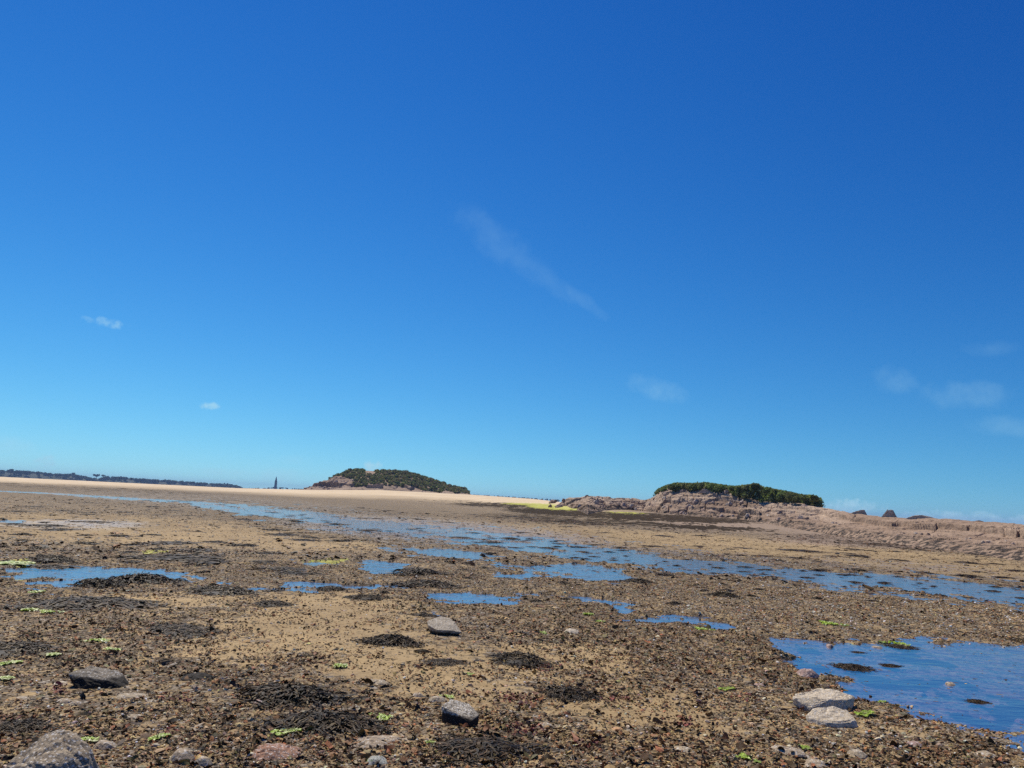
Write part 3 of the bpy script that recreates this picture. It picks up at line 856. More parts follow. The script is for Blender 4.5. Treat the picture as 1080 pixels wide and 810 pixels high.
LETT = [lettuce_mesh(s) for s in (1, 2, 3)]
LL_ = [(8, 706, 16, 'yellow green sea lettuce at the left edge, upper of two patches'), (6, 722, 14, 'yellow green sea lettuce at the left edge, lower of two patches'),
       (103, 682, 16, 'pale green sea lettuce sheet on dark pebbles above the dark fronted rock'), (118, 691, 12, 'small yellow green weed scrap just right of the pale sheet'),
       (56, 697, 14, 'lime sea lettuce patch left of the dark fronted rock'), (88, 790, 18, 'yellow green algae tuft beside the big corner boulder'),
       (166, 787, 16, 'bright green sea lettuce tuft left of the pale broken rock pair'), (358, 708, 18, 'yellow green lettuce patch on clear sand in mid foreground'),
       (473, 740, 12, 'green lettuce tuft just above the dark sided block'), (303, 779, 22, 'green algae mat above the reddish flat stone'),
       (453, 791, 12, 'small green sea lettuce patch at the bottom centre'), (403, 763, 20, 'dull olive green algae smear left of the dark sided block'),
       (913, 757, 18, 'green sea lettuce in the shadow right of the two pale rocks'), (849, 793, 14, 'vivid green lettuce leaf on pebbles below the two pale rocks'),
       (786, 808, 18, 'vivid green lettuce patch cut by the bottom edge'), (573, 671, 10, 'dark green weed leaf left of the small pale stone'),
       (633, 659, 12, 'tiny green leaf right of the small pale stone'), (740, 667, 14, 'yellow green weed patch by the thin rivulet'),
       (767, 733, 14, 'faint green leaf right of mid foreground'), (455, 650, 10, 'lime scrap by the tiny central pool'), (495, 717, 10, 'small green leaf on the sand right of centre'),
       (37, 627, 14, 'green scrap on the weed bed below the left pool'), (30, 648, 16, 'pale green smear among dark weed on the left'),
       (50, 650, 14, 'yellow scrap beside the pale green smear on the left'), (930, 742, 10, 'yellow green scrap at the lower shore of the large pool'),
       (16, 596, 36, 'bright green algae mat at the far left end of the left pool'), (947, 680, 18, 'dark green raft at the far shore of the large pool'),
       (800, 806, 6, None), (620, 651, 14, 'mustard green scrap under the rivulet in mid ground'), (875, 662, 18, 'olive algae smear on the pebble bank above the large pool')]
for i, (px, py, wpx, lb) in enumerate(LL_):
    if not lb: continue
    gx, gy, d = gpt(px, py); rad = .44 * wpx * math.hypot(d, CAM_H) / FPX
    z, _ = gz([gx], [gy])
    o = put('sea_lettuce', LETT[i % 3], gx, gy, max(float(z[0]), .0) + .006, (rad, rad * 1.3, min(rad, .15) * .9), random.uniform(0, 6))
    tag(o, lb, 'seaweed')


# ------------------------------------------------------------------ stones
def stone(name, pts, loc, mat, label, cat='stone', rz=0.0, group=None, sub=3, rough=0.012, bev=0.012, seed=0, scale=1.0, tilt=(0, 0)):
    """convex hull of given corner points, edges worn, surface broken by noise"""
    bm = bmesh.new()
    for p in pts: bm.verts.new([c * scale for c in p])
    r_ = bmesh.ops.convex_hull(bm, input=bm.verts)
    bmesh.ops.delete(bm, geom=[v for v in bm.verts if not v.link_faces], context='VERTS')
    bmesh.ops.dissolve_limit(bm, angle_limit=R(3), verts=bm.verts, edges=bm.edges)
    bmesh.ops.bevel(bm, geom=list(bm.edges), offset=bev * scale, segments=2, affect='EDGES', profile=.6)
    bmesh.ops.triangulate(bm, faces=bm.faces)
    for _ in range(sub):
        bmesh.ops.subdivide_edges(bm, edges=[e for e in bm.edges if e.calc_length() > 0.018 * scale], cuts=1, use_grid_fill=True)
        bmesh.ops.triangulate(bm, faces=bm.faces)
    bmesh.ops.recalc_face_normals(bm, faces=bm.faces); bm.normal_update()
    co = np.array([v.co for v in bm.verts]); no = np.array([v.normal for v in bm.verts])
    f = 7 / scale
    d = fbm(co[:, 0] * f + co[:, 2] * f * .7 + seed, co[:, 1] * f - co[:, 2] * f, seed, 3) + .5 * fbm(co[:, 0] * f * 4 + co[:, 2] * f * 3, co[:, 1] * f * 4 + seed, seed + 5, 2)
    d += -.8 * np.maximum(0, .12 - cells(co[:, 0] * f * .8 + co[:, 2] * f * .8, co[:, 1] * f * .8 + co[:, 2] * f * .4, seed)[1]) * 8 * .5
    co = co + no * (d * rough * scale)[:, None]
    for v, c in zip(bm.verts, co): v.co = c
    me = bpy.data.meshes.new(name); bm.to_mesh(me); bm.free()
    for p in me.polygons: p.use_smooth = False
    me.materials.append(mat)
    o = bpy.data.objects.new(name, me); COL.objects.link(o)
    o.location = loc; o.rotation_euler = (tilt[0], tilt[1], rz)
    tag(o, label, cat, group)
    return o


def px_loc(px, py, sink=0.01):
    gx, gy, d = gpt(px, py); z, _ = gz([gx], [gy])
    return (gx, gy, float(z[0]) - sink), math.hypot(d, CAM_H) / FPX      # location, metres per photo pixel


S_GREY = mat_stone('grey_granite', (.35, .27, .17), (.47, .38, .255))
S_DARK = mat_stone('dark_stone_painted_shade', (.17, .145, .11), (.25, .21, .155), low=(.09, .115, (.024, .019, .014)))  # low band paints the shade of the front face into the stone colour
S_PALE = mat_stone('pale_granite', (.54, .44, .30), (.66, .55, .39), spots=(.16, .13, .10), spot=.55, low=(.0, .05, (.33, .22, .12)))
S_BARN = mat_stone('barnacled_stone', (.30, .26, .20), (.42, .37, .29), spots=(.05, .04, .03), spot=.8, low=(.085, .105, (.03, .02, .014)))  # dark lower band is the unlit front's shade, put into the colour
S_TAN = mat_stone('tan_stone', (.34, .26, .17), (.44, .34, .23))
S_RED = mat_stone('red_stone', (.30, .15, .09), (.38, .22, .14))
S_PINK = mat_stone('pink_stone', (.34, .22, .18), (.42, .29, .24))
S_CORNER = mat_stone('corner_granite', (.29, .225, .15), (.38, .31, .215), spots=(.08, .065, .05), spot=.6, scale=110)

# A: dark fronted slab with a pointed left end
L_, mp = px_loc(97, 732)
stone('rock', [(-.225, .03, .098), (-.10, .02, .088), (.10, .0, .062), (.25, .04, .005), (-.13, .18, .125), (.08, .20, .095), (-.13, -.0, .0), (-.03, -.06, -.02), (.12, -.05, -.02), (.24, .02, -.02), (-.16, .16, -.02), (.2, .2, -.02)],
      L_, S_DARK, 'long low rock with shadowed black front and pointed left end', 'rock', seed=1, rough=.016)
# B: flat grey slab
L_, mp = px_loc(466, 675)
stone('slab', [(-.185, .20, .12), (-.06, .33, .16), (.05, .31, .15), (.12, .2, .12), (.21, .03, .045), (.10, -.0, .06), (-.06, -.03, .065), (-.17, .1, .09),
               (-.15, .22, .0), (.02, .32, .0), (.17, .05, -.0), (.1, .01, .0), (-.05, -.01, -.0), (-.14, .12, .0)],
      L_, mat_stone('slab_granite', (.30, .25, .18), (.42, .355, .26), low=(.055, .085, (.03, .024, .018))), 'flat grey slab tilted on clear sand in mid foreground', 'stone', seed=2, rough=.008, bev=.006)  # dark low rim paints the slab's shaded front edge
# C: dark sided block
L_, mp = px_loc(484, 770)
stone('block', [(-.13, .06, .105), (-.08, .19, .125), (.06, .17, .10), (.135, .03, .072), (.085, -.06, .055), (-.0, -.02, .075), (-.12, .03, -.02), (-.05, -.03, -.02), (.07, -.08, -.02), (.13, .02, -.02), (.06, .18, -.02), (-.06, .2, -.02)],
      L_, S_BARN, 'squared block with dark front speckled white and pale top', 'rock', seed=3, rough=.010)
# D: the pair of pale rocks
L_, mp = px_loc(874, 752)
stone('rock', [(-.27, .05, .085), (-.20, .14, .10), (.03, .23, .125), (.15, .23, .12), (.28, .15, .09), (.17, .06, .08), (.02, .02, .085), (-.16, -.05, .03), (-.26, .03, -.02), (-.15, -.06, -.02), (.17, .02, -.02), (.24, .14, -.02), (0, .24, -.02)],
      L_, S_PALE, 'larger pale rock of the pair beside the pool, lying behind', 'rock', seed=4, rough=.013)
L_, mp = px_loc(881, 768)
stone('rock', [(-.20, .06, .05), (-.08, .14, .095), (.05, .15, .105), (.14, .12, .09), (.165, .0, .05), (.10, -.03, .03), (-.08, -.04, .03), (-.19, -.0, -.02), (-.05, -.05, -.02), (.16, -.03, -.02), (.15, .12, -.02), (-.15, .13, -.02)],
      L_, S_PALE, 'smaller pale rock with ochre left end, in front of its larger neighbour by the pool', 'rock', seed=5, rough=.012)
# E: big corner boulder
L_, mp = px_loc(52, 826)
stone('boulder', [(-.22, -.0, .06), (-.13, .12, .17), (-.04, .15, .195), (.05, .12, .165), (.15, .07, .12), (.19, .0, .05), (.10, -.06, .09), (-.05, -.10, .09), (-.22, -.10, -.02), (.0, -.18, -.02), (.22, -.05, -.02), (.2, .12, -.02), (-.18, .14, -.02)],
      L_, S_CORNER, 'big speckled grey boulder cut by the bottom left corner', 'rock', seed=6, rough=.02)
GEN = lambda w, d, h, g_: [(w * .5 * a_, d * .5 * b_, h * c_) for a_, b_, c_ in
                          [(-.95 + .2 * g_.random(), -.3, .2), (-.6, -.9, .1), (.3, -1, .05), (.95, -.4, .2), (.9, .5, .35), (.2, 1, .5), (-.7, .8, .4),
                           (-.45 + .3 * g_.random(), -.3, .85), (.4 - .3 * g_.random(), -.35, .8 + .2 * g_.random()), (.45, .4, .95), (-.35, .5, 1.0),
                           (-.9, -.5, -.2), (.9, -.6, -.2), (.9, .7, -.2), (-.8, .8, -.2)]]
NAMED = [  # px, base py, width px, height px, material, label
    (189, 808, 26, 22, S_TAN, 'pale tan broken rock at the bottom edge right of the corner boulder'),
    (213, 812, 20, 16, S_GREY, 'small grey stone touching the pale tan broken rock'),
    (205, 722, 36, 9, S_DARK, 'low flat brown stone with dark underside right of the dark fronted rock'),
    (626, 635, 24, 8, S_GREY, 'rounded grey stone beside the thin rivulet'),
    (602, 670, 19, 8, S_PALE, 'small pale whitish stone on reddish weed litter'),
    (585, 644, 12, 4, S_GREY, 'small flat grey stone left of the rivulet end'),
    (290, 800, 52, 16, S_RED, 'flat reddish brown stone at the bottom left of centre'),
    (398, 726, 24, 9, S_GREY, 'small grey stone on sand above the dark sided block'),
    (461, 744, 24, 11, S_GREY, 'grey knobbly stone just above left of the dark sided block'),
    (440, 738, 14, 9, S_TAN, 'little tan stone left of the knobbly grey one'),
    (396, 812, 24, 14, mat_stone('algae_stone', (.30, .30, .26), (.42, .42, .34), lichen=(.25, .36, .05)), 'pale stone tinged green at the bottom edge'),
    (400, 790, 60, 10, S_TAN, 'long low tan stone half buried near the bottom centre'),
    (972, 730, 13, 10, S_TAN, 'tan stone breaking the surface in the middle of the large pool'),
    (1003, 722, 13, 10, S_TAN, 'brown barnacled stone behind the tan one in the large pool'),
    (1077, 758, 13, 9, S_RED, 'rusty stone in the large pool cut by the right edge'),
    (875, 682, 10, 10, S_PINK, 'upright pinkish stone at the far left of the large pool'),
    (852, 715, 22, 14, S_PINK, 'mottled pink stone in the weed at the left shore of the large pool'),
    (925, 683, 14, 7, S_TAN, 'tan stone with weed near the far shore of the large pool'),
    (176, 664, 11, 7, S_DARK, 'small black stone alone on pebbles in the left middle distance'),
    (108, 797, 24, 14, S_TAN, 'flat yellowish stone right of the corner boulder'),
    (66, 748, 16, 8, S_TAN, 'tan stone below the red weed patch'), (78, 750, 14, 8, S_TAN, 'second tan stone below the red weed, nearer the dark fronted rock'),
    (137, 742, 30, 7, S_GREY, 'thin greenish grey flat stone under the dark fronted rock'),
    (62, 727, 14, 6, S_PALE, 'very pale flat stone left of the dark fronted rock'),
    (140, 765, 20, 6, S_GREY, 'grey chip in the lower left foreground'),
    (270, 748, 14, 8, S_PINK, 'pinkish stone at the foot of the broad black weed heap'),
    (305, 762, 20, 7, S_PINK, 'rose coloured flat stone before the broad black weed heap'),
    (830, 800, 34, 9, S_TAN, 'flat sandy stone at the bottom right'), (905, 800, 22, 12, S_GREY, 'grey lump of stone at the bottom right'),
    (860, 812, 30, 12, S_TAN, 'tan stone cut by the bottom edge right of centre'), (575, 772, 22, 9, S_GREY, 'dull grey stone patch right of the dark sided block'),
    (585, 690, 12, 4, S_GREY, 'small chip right of the dark seaweed heap'), (720, 800, 26, 7, S_GREY, 'flat grey stone low in the right of centre'),
    (505, 701, 16, 3, S_DARK, 'thin dark sliver of stone on the sand below the flat grey slab'),
    (965, 790, 20, 7, S_PINK, 'pinkish flat stone below the large pool'), (1040, 800, 18, 7, S_GREY, 'grey stone in the bottom right corner'),
    (800, 728, 16, 6, S_PINK, 'dull pink stone amid brown weed right of centre'), (20, 745, 16, 7, S_GREY, 'grey stone near the left edge above the corner boulder'),
    (225, 640, 10, 3, S_GREY, 'tiny stone in the weed drift on the left'), (405, 573, 12, 5, S_GREY, 'grey stone on a weed clump in the far middle'),
]
gg = np.random.default_rng(5)
for i, (px, py, w, h, mt, lb) in enumerate(NAMED):
    loc, mp = px_loc(px, py, .006)
    ww = w * mp; hh = h * mp * .5; loc = (loc[0], loc[1], loc[2] - .12 * hh)
    o = stone('stone', GEN(ww, ww * gg.uniform(.6, .9), max(hh, .015), gg), loc, mt, lb, 'stone', rz=gg.uniform(-.5, .5), seed=20 + i, sub=2,
              rough=.05 * ww, bev=.06 * ww)
# generic small stones among the litter
protos = [stone('small_stone', GEN(1, .8, .4, gg), (0, 0, 0), mt, 'x', 'stone', seed=70 + i, sub=1, rough=.05, bev=.07) for i, mt in enumerate([S_GREY, S_TAN, S_GREY, S_PINK, S_DARK, S_TAN])]
LBS = ['small angular stone lying loose among the foreground pebbles, one of a scatter'] * 6
cnt = 0
while cnt < 70:
    r_ = 3.9 + 8.5 * random.random() ** 1.5; a_ = random.uniform(R(-34), R(34)); gx, gy = r_ * math.sin(a_), r_ * math.cos(a_)
    z, k = gz([gx], [gy])
    if z[0] < .006 or (k['clear'][0] > .4 and random.random() < .7): continue
    p = protos[cnt % 6]; o = p if cnt < 6 else p.copy()
    if cnt >= 6: COL.objects.link(o)
    s = random.uniform(.03, .075)
    o.location = (gx, gy, float(z[0]) - .1 * s); o.scale = (s, s, s * random.uniform(.4, .75)); o.rotation_euler = (0, 0, random.uniform(0, 6.28))
    tag(o, LBS[0], 'stone', 'small loose stones in the foreground'); cnt += 1


# ------------------------------------------------------------------ rock ledge and right islet
M_ROCK = mat_rock()
RK = dict(
    cy=[(575, 529), (600, 527), (620, 524.5), (640, 525.5), (660, 526), (680, 528), (692, 523), (700, 518.5), (715, 515), (740, 517), (770, 522), (790, 526), (800, 529),
        (830, 531.5), (865, 535), (885, 539), (905, 543), (925, 545), (950, 546.5), (975, 547.5), (1000, 548.5), (1040, 551.5), (1060, 552.5), (1080, 554), (1200, 559), (1400, 568)],
    cd=[(575, 132), (620, 130), (680, 126), (700, 120), (740, 116), (780, 112), (865, 105), (905, 95), (940, 86), (1000, 80), (1060, 75), (1080, 73), (1400, 70)],
    by=[(575, 536), (620, 539), (680, 541), (700, 543), (740, 546), (780, 549), (865, 560), (905, 566), (940, 570.5), (1000, 577), (1060, 583.5), (1080, 586), (1400, 610)],
    bz=[(575, .6), (620, .85), (680, .8), (700, .75), (740, .65), (780, .55), (865, .1), (905, .03), (1400, .03)])
RK = {k: zx(v) for k, v in RK.items()}
HZA = zx([(p, hz(p)) for p in range(500, 1500, 50)])


def ri(k, a): return np.interp(a, *RK[k])


def rock_z(x, y):
    r = np.hypot(x, y); a = np.arctan2(x, y)
    h = np.interp(a, *HZA); cs = np.cos(a)
    D = ri('cd', a); zt = CAM_H + (h - ri('cy', a)) * D / FPX
    zb = ri('bz', a); B = (CAM_H - zb) * FPX / (ri('by', a) - h)
    B = np.minimum(B, D - 8)
    t = (r - B) / (D - B)
    tt = np.clip(t, 0, 1)
    steep = sstep(az(900), az(760), a)          # 1 at the islet, 0 along the ledge
    prof = tt ** (.85 + .1 * steep)
    z = zb + (zt - zb) * prof
    amp = (.16 + .84 * steep)
    b1, e1, rv, ox, oy = cells(x * .42 + .3 * perlin(x * .3, y * .3, 5), y * .30, 3)
    b2, e2, rv2, ox2, oy2 = cells(x * 1.1, y * .8, 8)
    blk = (rv - .5) * .9 * amp + (rv2 - .5) * .22 * (amp * .8 + .12) + (ox * (rv2 - .5) * 2 + oy * .9) * .22 * amp
    crack = -(.28 * amp + .10) * sstep(.10, .0, e1) - .14 * sstep(.10, 0, e2) * (amp * .6 + .3)
    ns = .38 * amp * fbm(x * .25, y * .25, 71, 4) + .13 * ridged(x * .8, y * .8, 75, 4) * amp + .05 * fbm(x * 3, y * 3, 79, 2)
    env = sstep(0.0, .18, t) * (1 - .55 * sstep(.8, 1.0, t))
    # stepped strata on the ledge front: a weedy scarp low down
    z = z + (blk + crack + ns) * env
    dstr = .30 * sstep(.02, .1, t + .04 * perlin(x * .2, y * .2, 91)) * sstep(.45, .3, t)
    z = z + dstr * (1 - steep) * .6
    fall = np.clip((r - D) / 22, 0, 1)
    z = z - fall ** 1.5 * (zt + .8) * 1.0
    z = z + (1 - steep) * .16 * fbm(x * .35, y * .35, 87, 3) * sstep(.5, .9, t)
    z = z - .6 * sstep(.03, -.06, t) - sstep(0, -.3, t) * .5
    # horizontal beds: risers and treads on the islet front, one scarp along the ledge
    hb_ = .62; zz_ = z / hb_ + 1.6 * rv + 1.5 * perlin(x * .10, y * .10, 17) + .05 * x
    fr_ = zz_ - np.floor(zz_); z = z + (sstep(.35, .8, fr_) - fr_) * hb_ * .36 * steep * sstep(.05, .2, t) * sstep(1.05, .9, t)
    ts = .74 + .05 * perlin(x * .22, y * .22, 27) + .05 * (rv - .5)
    z = z - .50 * (1 - steep * .7) * sstep(.12, .5, t) * (1 - sstep(ts - .004, ts + .004, t))
    weed = np.clip(sstep(.30, .05, t) * (.75 + .25 * steep) + .35 * sstep(.25, .1, np.abs(t - .16)) * 1 + .5 * sstep(.05, .02, np.abs(t - ts + .03)), 0, 1) * .54  # foot weed, plus undercut shade painted as a dark strip below the scarp
    pale = sstep(az(790), az(815), a) * sstep(az(905), az(870), a) * sstep(.35, .7, t)
    pale = np.maximum(pale, .9 * steep * sstep(.25, .5, t) * (rv > .35))
    return z, weed, pale, t


def build_rock():
    A = np.linspace(az(573), az(1420), 1150)
    T = np.concatenate([np.linspace(-.35, 0, 12)[:-1], np.linspace(0, 1.0, 230), np.linspace(1.0, 1.9, 60)[1:]])
    aa, tt = np.meshgrid(A, T)
    h = np.interp(aa, *HZA); D = ri('cd', aa); B = np.minimum((CAM_H - ri('bz', aa)) * FPX / (ri('by', aa) - h), D - 8)
    r = B + tt * (D - B)
    x = (r * np.sin(aa)).ravel(); y = (r * np.cos(aa)).ravel()
    z, w, p, t = rock_z(x, y)
    # taper the left tip into the sand
    tip = sstep(az(572), az(600), aa.ravel()); z = z * tip + (1 - tip) * .3
    o = mesh_np('rock_ledge', np.stack([x, y, z], 1), grid_faces(len(T), len(A))[:, ::-1], M_ROCK, dict(A=np.stack([w, p, p * 0], 1)), smooth=False)
    tag(o, 'pinkish bare rock ledge rising to the right hand islet', kind='structure')


build_rock()


def terrain_top(x, y):
    z, _ = gz(np.atleast_1d(x), np.atleast_1d(y)); a = np.arctan2(x, y)
    if az(575) < a < az(1400):
        z2 = rock_z(np.atleast_1d(float(x)), np.atleast_1d(float(y)))[0]
        return float(max(z[0], z2[0]))
    return float(z[0])


# boulders on the ledge
S_BOULD = []
for nm, c1, c2 in (('boulder_pink', (.34, .22, .16), (.46, .33, .25)), ('boulder_brown', (.22, .14, .10), (.32, .21, .15)), ('boulder_pale', (.46, .35, .26), (.56, .45, .34))):
    mt = mat_stone(nm, c1, c2, spots=(.10, .07, .05), spot=.3, scale=8); S_BOULD.append(mt)
bprot = [stone('boulder', GEN(1, .9, .7, gg), (0, 0, 0), S_BOULD[i % 3], 'x', 'rock', seed=90 + i, sub=1, rough=.05, bev=.05) for i in range(6)]
BL = [  # px, t (0 foot - 1 crest), width px
]
g2 = np.random.default_rng(3)
for _ in range(105):
    px = float(g2.choice([g2.uniform(580, 690), g2.uniform(690, 870), g2.uniform(690, 830), g2.uniform(870, 1075)], p=[.3, .25, .2, .25]))
    BL.append((px, g2.uniform(.12, .97) if px < 870 else g2.uniform(.1, .35), g2.uniform(3, 8) if px < 870 else g2.uniform(2.5, 5)))
for i, (px, t, w) in enumerate(BL):
    a_ = az(px); D = float(ri('cd', a_)); B = min((CAM_H - float(ri('bz', a_))) * FPX / (float(ri('by', a_)) - hz(px)), D - 8)
    r_ = B + t * (D - B); gx, gy = r_ * math.sin(a_), r_ * math.cos(a_); zz = terrain_top(gx, gy)
    p = bprot[i % 6]; o = p if i < 6 else p.copy()
    if i >= 6: COL.objects.link(o)
    s = w * r_ / FPX
    o.location = (gx, gy, zz - .12 * s); o.scale = (s, s, s * random.uniform(.6, 1.0)); o.rotation_euler = (random.uniform(-.15, .15), random.uniform(-.15, .15), random.uniform(0, 6.28))
    zone = 'low left end of the ledge' if px < 690 else ('slope below the scrub capped islet' if px < 870 else 'open ledge at the right')
    tag(o, 'pinkish brown boulder, one of the jumble on the ' + zone, 'rock', 'boulders on the ' + zone)


def ledge_rock(px, ytop, w_px, label, h_px, mt, shape, dt=0.0, name='boulder'):
    a_ = az(px); D = float(ri('cd', a_)) + dt; gx, gy = D * math.sin(a_), D * math.cos(a_)
    ztop = CAM_H + (hz(px) - ytop) * D / FPX; s = D / FPX
    hh = h_px * s
    pts = [(a * w_px * s, b * w_px * s, c * hh) for a, b, c in shape]
    stone(name, pts, (gx, gy, ztop - hh), mt, label, 'rock', seed=int(px), sub=2, rough=.06 * hh, bev=.07 * hh, rz=-a_)


MUSH = [(-.55, -.2, .45), (-.2, -.2, .85), (.1, -.25, 1), (.38, -.2, .95), (.42, -.2, .7), (.3, -.2, .5), (.6, -.25, .2), (-.9, -.3, -.1), (.9, -.3, -.1), (-.5, .3, .5), (.3, .3, .95), (.8, .3, -.1), (-.8, .3, -.1)]
KNOB = [(-.9, -.2, .3), (-.3, -.25, .7), (.1, -.25, .95), (.4, -.2, 1), (.55, -.2, .5), (.6, -.2, -.1), (-1, -.3, -.1), (-.8, .3, .3), (.4, .3, .95), (.6, .3, -.1), (-1, .3, -.1)]
HUMP = [(-.8, -.2, .2), (-.4, -.25, .8), (.0, -.25, 1), (.4, -.2, .8), (.9, -.2, .2), (-1, -.3, -.2), (1, -.3, -.2), (-.3, .3, .9), (.4, .3, .8), (1, .3, -.2), (-1, .3, -.2)]
ledge_rock(906, 538.6, 12, 'dark knob of rock at the notch in the ledge skyline', 7, S_BOULD[2], KNOB)
ledge_rock(938, 538.8, 9, 'mushroom shaped boulder standing up on the ledge skyline', 9, S_BOULD[2], MUSH)
ledge_rock(972, 544.3, 17, 'broad low hump of rock right of the mushroom shaped boulder', 5, S_BOULD[2], HUMP)
ledge_rock(1033, 549.6, 8, 'small rock hump far right on the ledge skyline', 4, S_BOULD[1], HUMP)
ledge_rock(619, 522.0, 5, 'dark boulder on the skyline of the low left end of the ledge', 6, S_BOULD[1], HUMP, dt=-1)
ledge_rock(705, 518.5, 6, 'pale boulder at the left shoulder of the scrub capped islet', 6, S_BOULD[2], KNOB, dt=-3)
ledge_rock(743, 516.5, 6, 'big pale boulder just below the scrub on the right islet', 4, S_BOULD[2], HUMP, dt=-3)


# ------------------------------------------------------------------ foliage
def leaf_cloud(centres, radii, n, size, seed, pal, flat=.8, up=.4):
    """n small leaf-clump faces near the surface of the blobs"""
    g = np.random.default_rng(seed); C = np.asarray(centres, float); Rr = np.asarray(radii, float)
    w = Rr ** 2; i = g.choice(len(C), n, p=w / w.sum())
    d = g.standard_normal((n, 3)); d[:, 2] += up; d /= np.linalg.norm(d, axis=1, keepdims=True)
    q = g.uniform(.55, 1.12, n) ** .6
    P = C[i] + d * (Rr[i] * q)[:, None] * np.array([1, 1, flat])
    nn = d + .9 * g.standard_normal((n, 3)); nn /= np.linalg.norm(nn, axis=1, keepdims=True)
    u = np.cross(nn, g.standard_normal((n, 3))); u /= np.linalg.norm(u, axis=1, keepdims=True); v = np.cross(nn, u)
    s = size * np.exp(.35 * g.standard_normal(n))[:, None]
    V = np.stack([P - u * s, P + v * s * .6, P + u * s, P - v * s * .6], 1).reshape(-1, 3)
    F_ = np.arange(4 * n).reshape(-1, 4)
    pal = np.array(pal); blob_tone = g.uniform(.65, 1.4, len(C)); pi = g.choice(len(pal), n)
    bp = g.choice(len(pal), len(C))
    pi = np.where(g.random(n) < .65, bp[i], pi)
    col = pal[pi] * blob_tone[i][:, None] * (1 + .25 * g.standard_normal((n, 1)))
    return V, F_, np.repeat(np.clip(col, .004, .5), 4, 0)


M_LEAF = mat_vcol('foliage', .7, .12, var=.1, transl=.45, nscale=2)
LEAFP = [(.15, .21, .055), (.20, .25, .065), (.10, .14, .045), (.26, .26, .085), (.17, .18, .07)]


def scrub(name, centres, radii, n, size, seed, label, cat, pal=LEAFP, kind=None, group=None, core=.8):
    V, F_, C = leaf_cloud(centres, radii, n, size, seed, pal)
    # dark woody cores keep the mass opaque
    g = np.random.default_rng(seed + 1)
    Vc, Fc = [V], []; off = len(V); Cc = [C]
    Q = []
    for c, r in zip(centres, radii):
        vv = ICO_V * (1 + .2 * g.standard_normal((12, 1))) * r * core * np.array([1, 1, .8]) + np.array(c)
        Vc.append(vv); Q.append(np.concatenate([ICO_F, ICO_F[:, 2:3]], 1) + off); off += 12
        Cc.append(np.tile([tuple(np.mean(np.array(pal), 0) * .8)], (12, 1)))
    V = np.vstack(Vc); C = np.vstack(Cc)
    me = bpy.data.meshes.new(name)
    tris = np.vstack(Q)[:, :3]; quads = F_
    nl = quads.size + tris.size
    me.vertices.add(len(V)); me.vertices.foreach_set('co', V.astype(np.float32).ravel())
    me.loops.add(nl); me.loops.foreach_set('vertex_index', np.concatenate([quads.ravel(), tris.ravel()]).astype(np.int32))
    me.polygons.add(len(quads) + len(tris))
    me.polygons.foreach_set('loop_start', np.concatenate([np.arange(0, quads.size, 4), quads.size + np.arange(0, tris.size, 3)]).astype(np.int32))
    me.polygons.foreach_set('loop_total', np.concatenate([np.full(len(quads), 4), np.full(len(tris), 3)]).astype(np.int32))
    me.update(calc_edges=True)
    at_ = me.attributes.new('col', 'FLOAT_COLOR', 'POINT'); cc = np.ones((len(V), 4), np.float32); cc[:, :3] = C; at_.data.foreach_set('color', cc.ravel())
    me.materials.append(M_LEAF)
    o = bpy.data.objects.new(name, me); COL.objects.link(o)
    return tag(o, label, cat, group, kind)


# cap of the right islet: blobs fill the band between the rock and the photographed skyline
CAP_TOP = [(690, 521), (697, 514), (705, 510.5), (715, 508.5), (730, 509), (745, 508), (765, 511), (775, 512), (785, 511), (797, 509.5), (808, 513), (820, 516), (832, 518), (845, 521), (855, 521.5), (862, 524), (866, 530)]
CAP_BOT = [(690, 521), (700, 518), (715, 514), (740, 516), (760, 519), (772, 523), (790, 528), (800, 531), (815, 532), (830, 533), (850, 534.5), (866, 536.5)]
ct = np.array(CAP_TOP, float); cb = np.array(CAP_BOT, float)
cen, rad = [], []
g3 = np.random.default_rng(12)
for i in range(420):
    px = g3.uniform(692, 864); a_ = az(px)
    yt = np.interp(px, ct[:, 0], ct[:, 1]); yb = np.interp(px, cb[:, 0], cb[:, 1])
    D = float(ri('cd', a_)) + g3.uniform(-2.5, 7)
    rr_ = g3.uniform(.22, .8)
    rp = rr_ * FPX / D * .95
    lo, hi = yt + rp, max(yb - rp * .3, yt + rp + .3)
    yy = g3.uniform(lo, hi) if g3.random() < .6 else lo
    cen.append(at_dist(px, yy, D)); rad.append(rr_)
scrub('scrub', cen, rad, 52000, .085, 31, 'dense dark green scrub capping the right islet', 'scrub', kind='stuff', core=.72)
# bushes that stand out of the cap
for px, yt, w, dd, lb in [(797, 508.3, 15, -3, 'domed bush bulging above the middle of the right islet scrub'),
                          (857, 520.8, 12, -2.5, 'rounded bush at the right end of the islet scrub overhanging the rock'),
                          (712, 508.2, 16, -2.5, 'low domed bush at the left end of the right islet scrub')]:
    D = float(ri('cd', az(px))) + dd; s = D / FPX; c0 = at_dist(px, yt + w * .38, D)
    cs_, rs_ = [], []
    for _ in range(22):
        v = g3.standard_normal(3); v /= np.linalg.norm(v); v *= g3.random() ** .4
        cs_.append(np.array(c0) + v * np.array([w * .36, w * .36, w * .2]) * s); rs_.append(w * .17 * s)
    scrub('bush', cs_, rs_, 4200, .085, int(px), lb, 'bush')

# ------------------------------------------------------------------ left islet
LI = dict(y=[(322, 518.6), (328, 516), (333, 512), (345, 510), (352, 505.5), (360, 501), (366, 497.5), (372, 496.5), (385, 497), (395, 498), (402, 497), (412, 497.5), (425, 498.5), (440, 502), (452, 506),
             (465, 510), (478, 513.5), (490, 515.5), (494, 518.5), (498, 524)])
LI = zx(LI['y']); LHZ = zx([(p, hz(p)) for p in range(250, 600, 25)])
D1 = 285.0


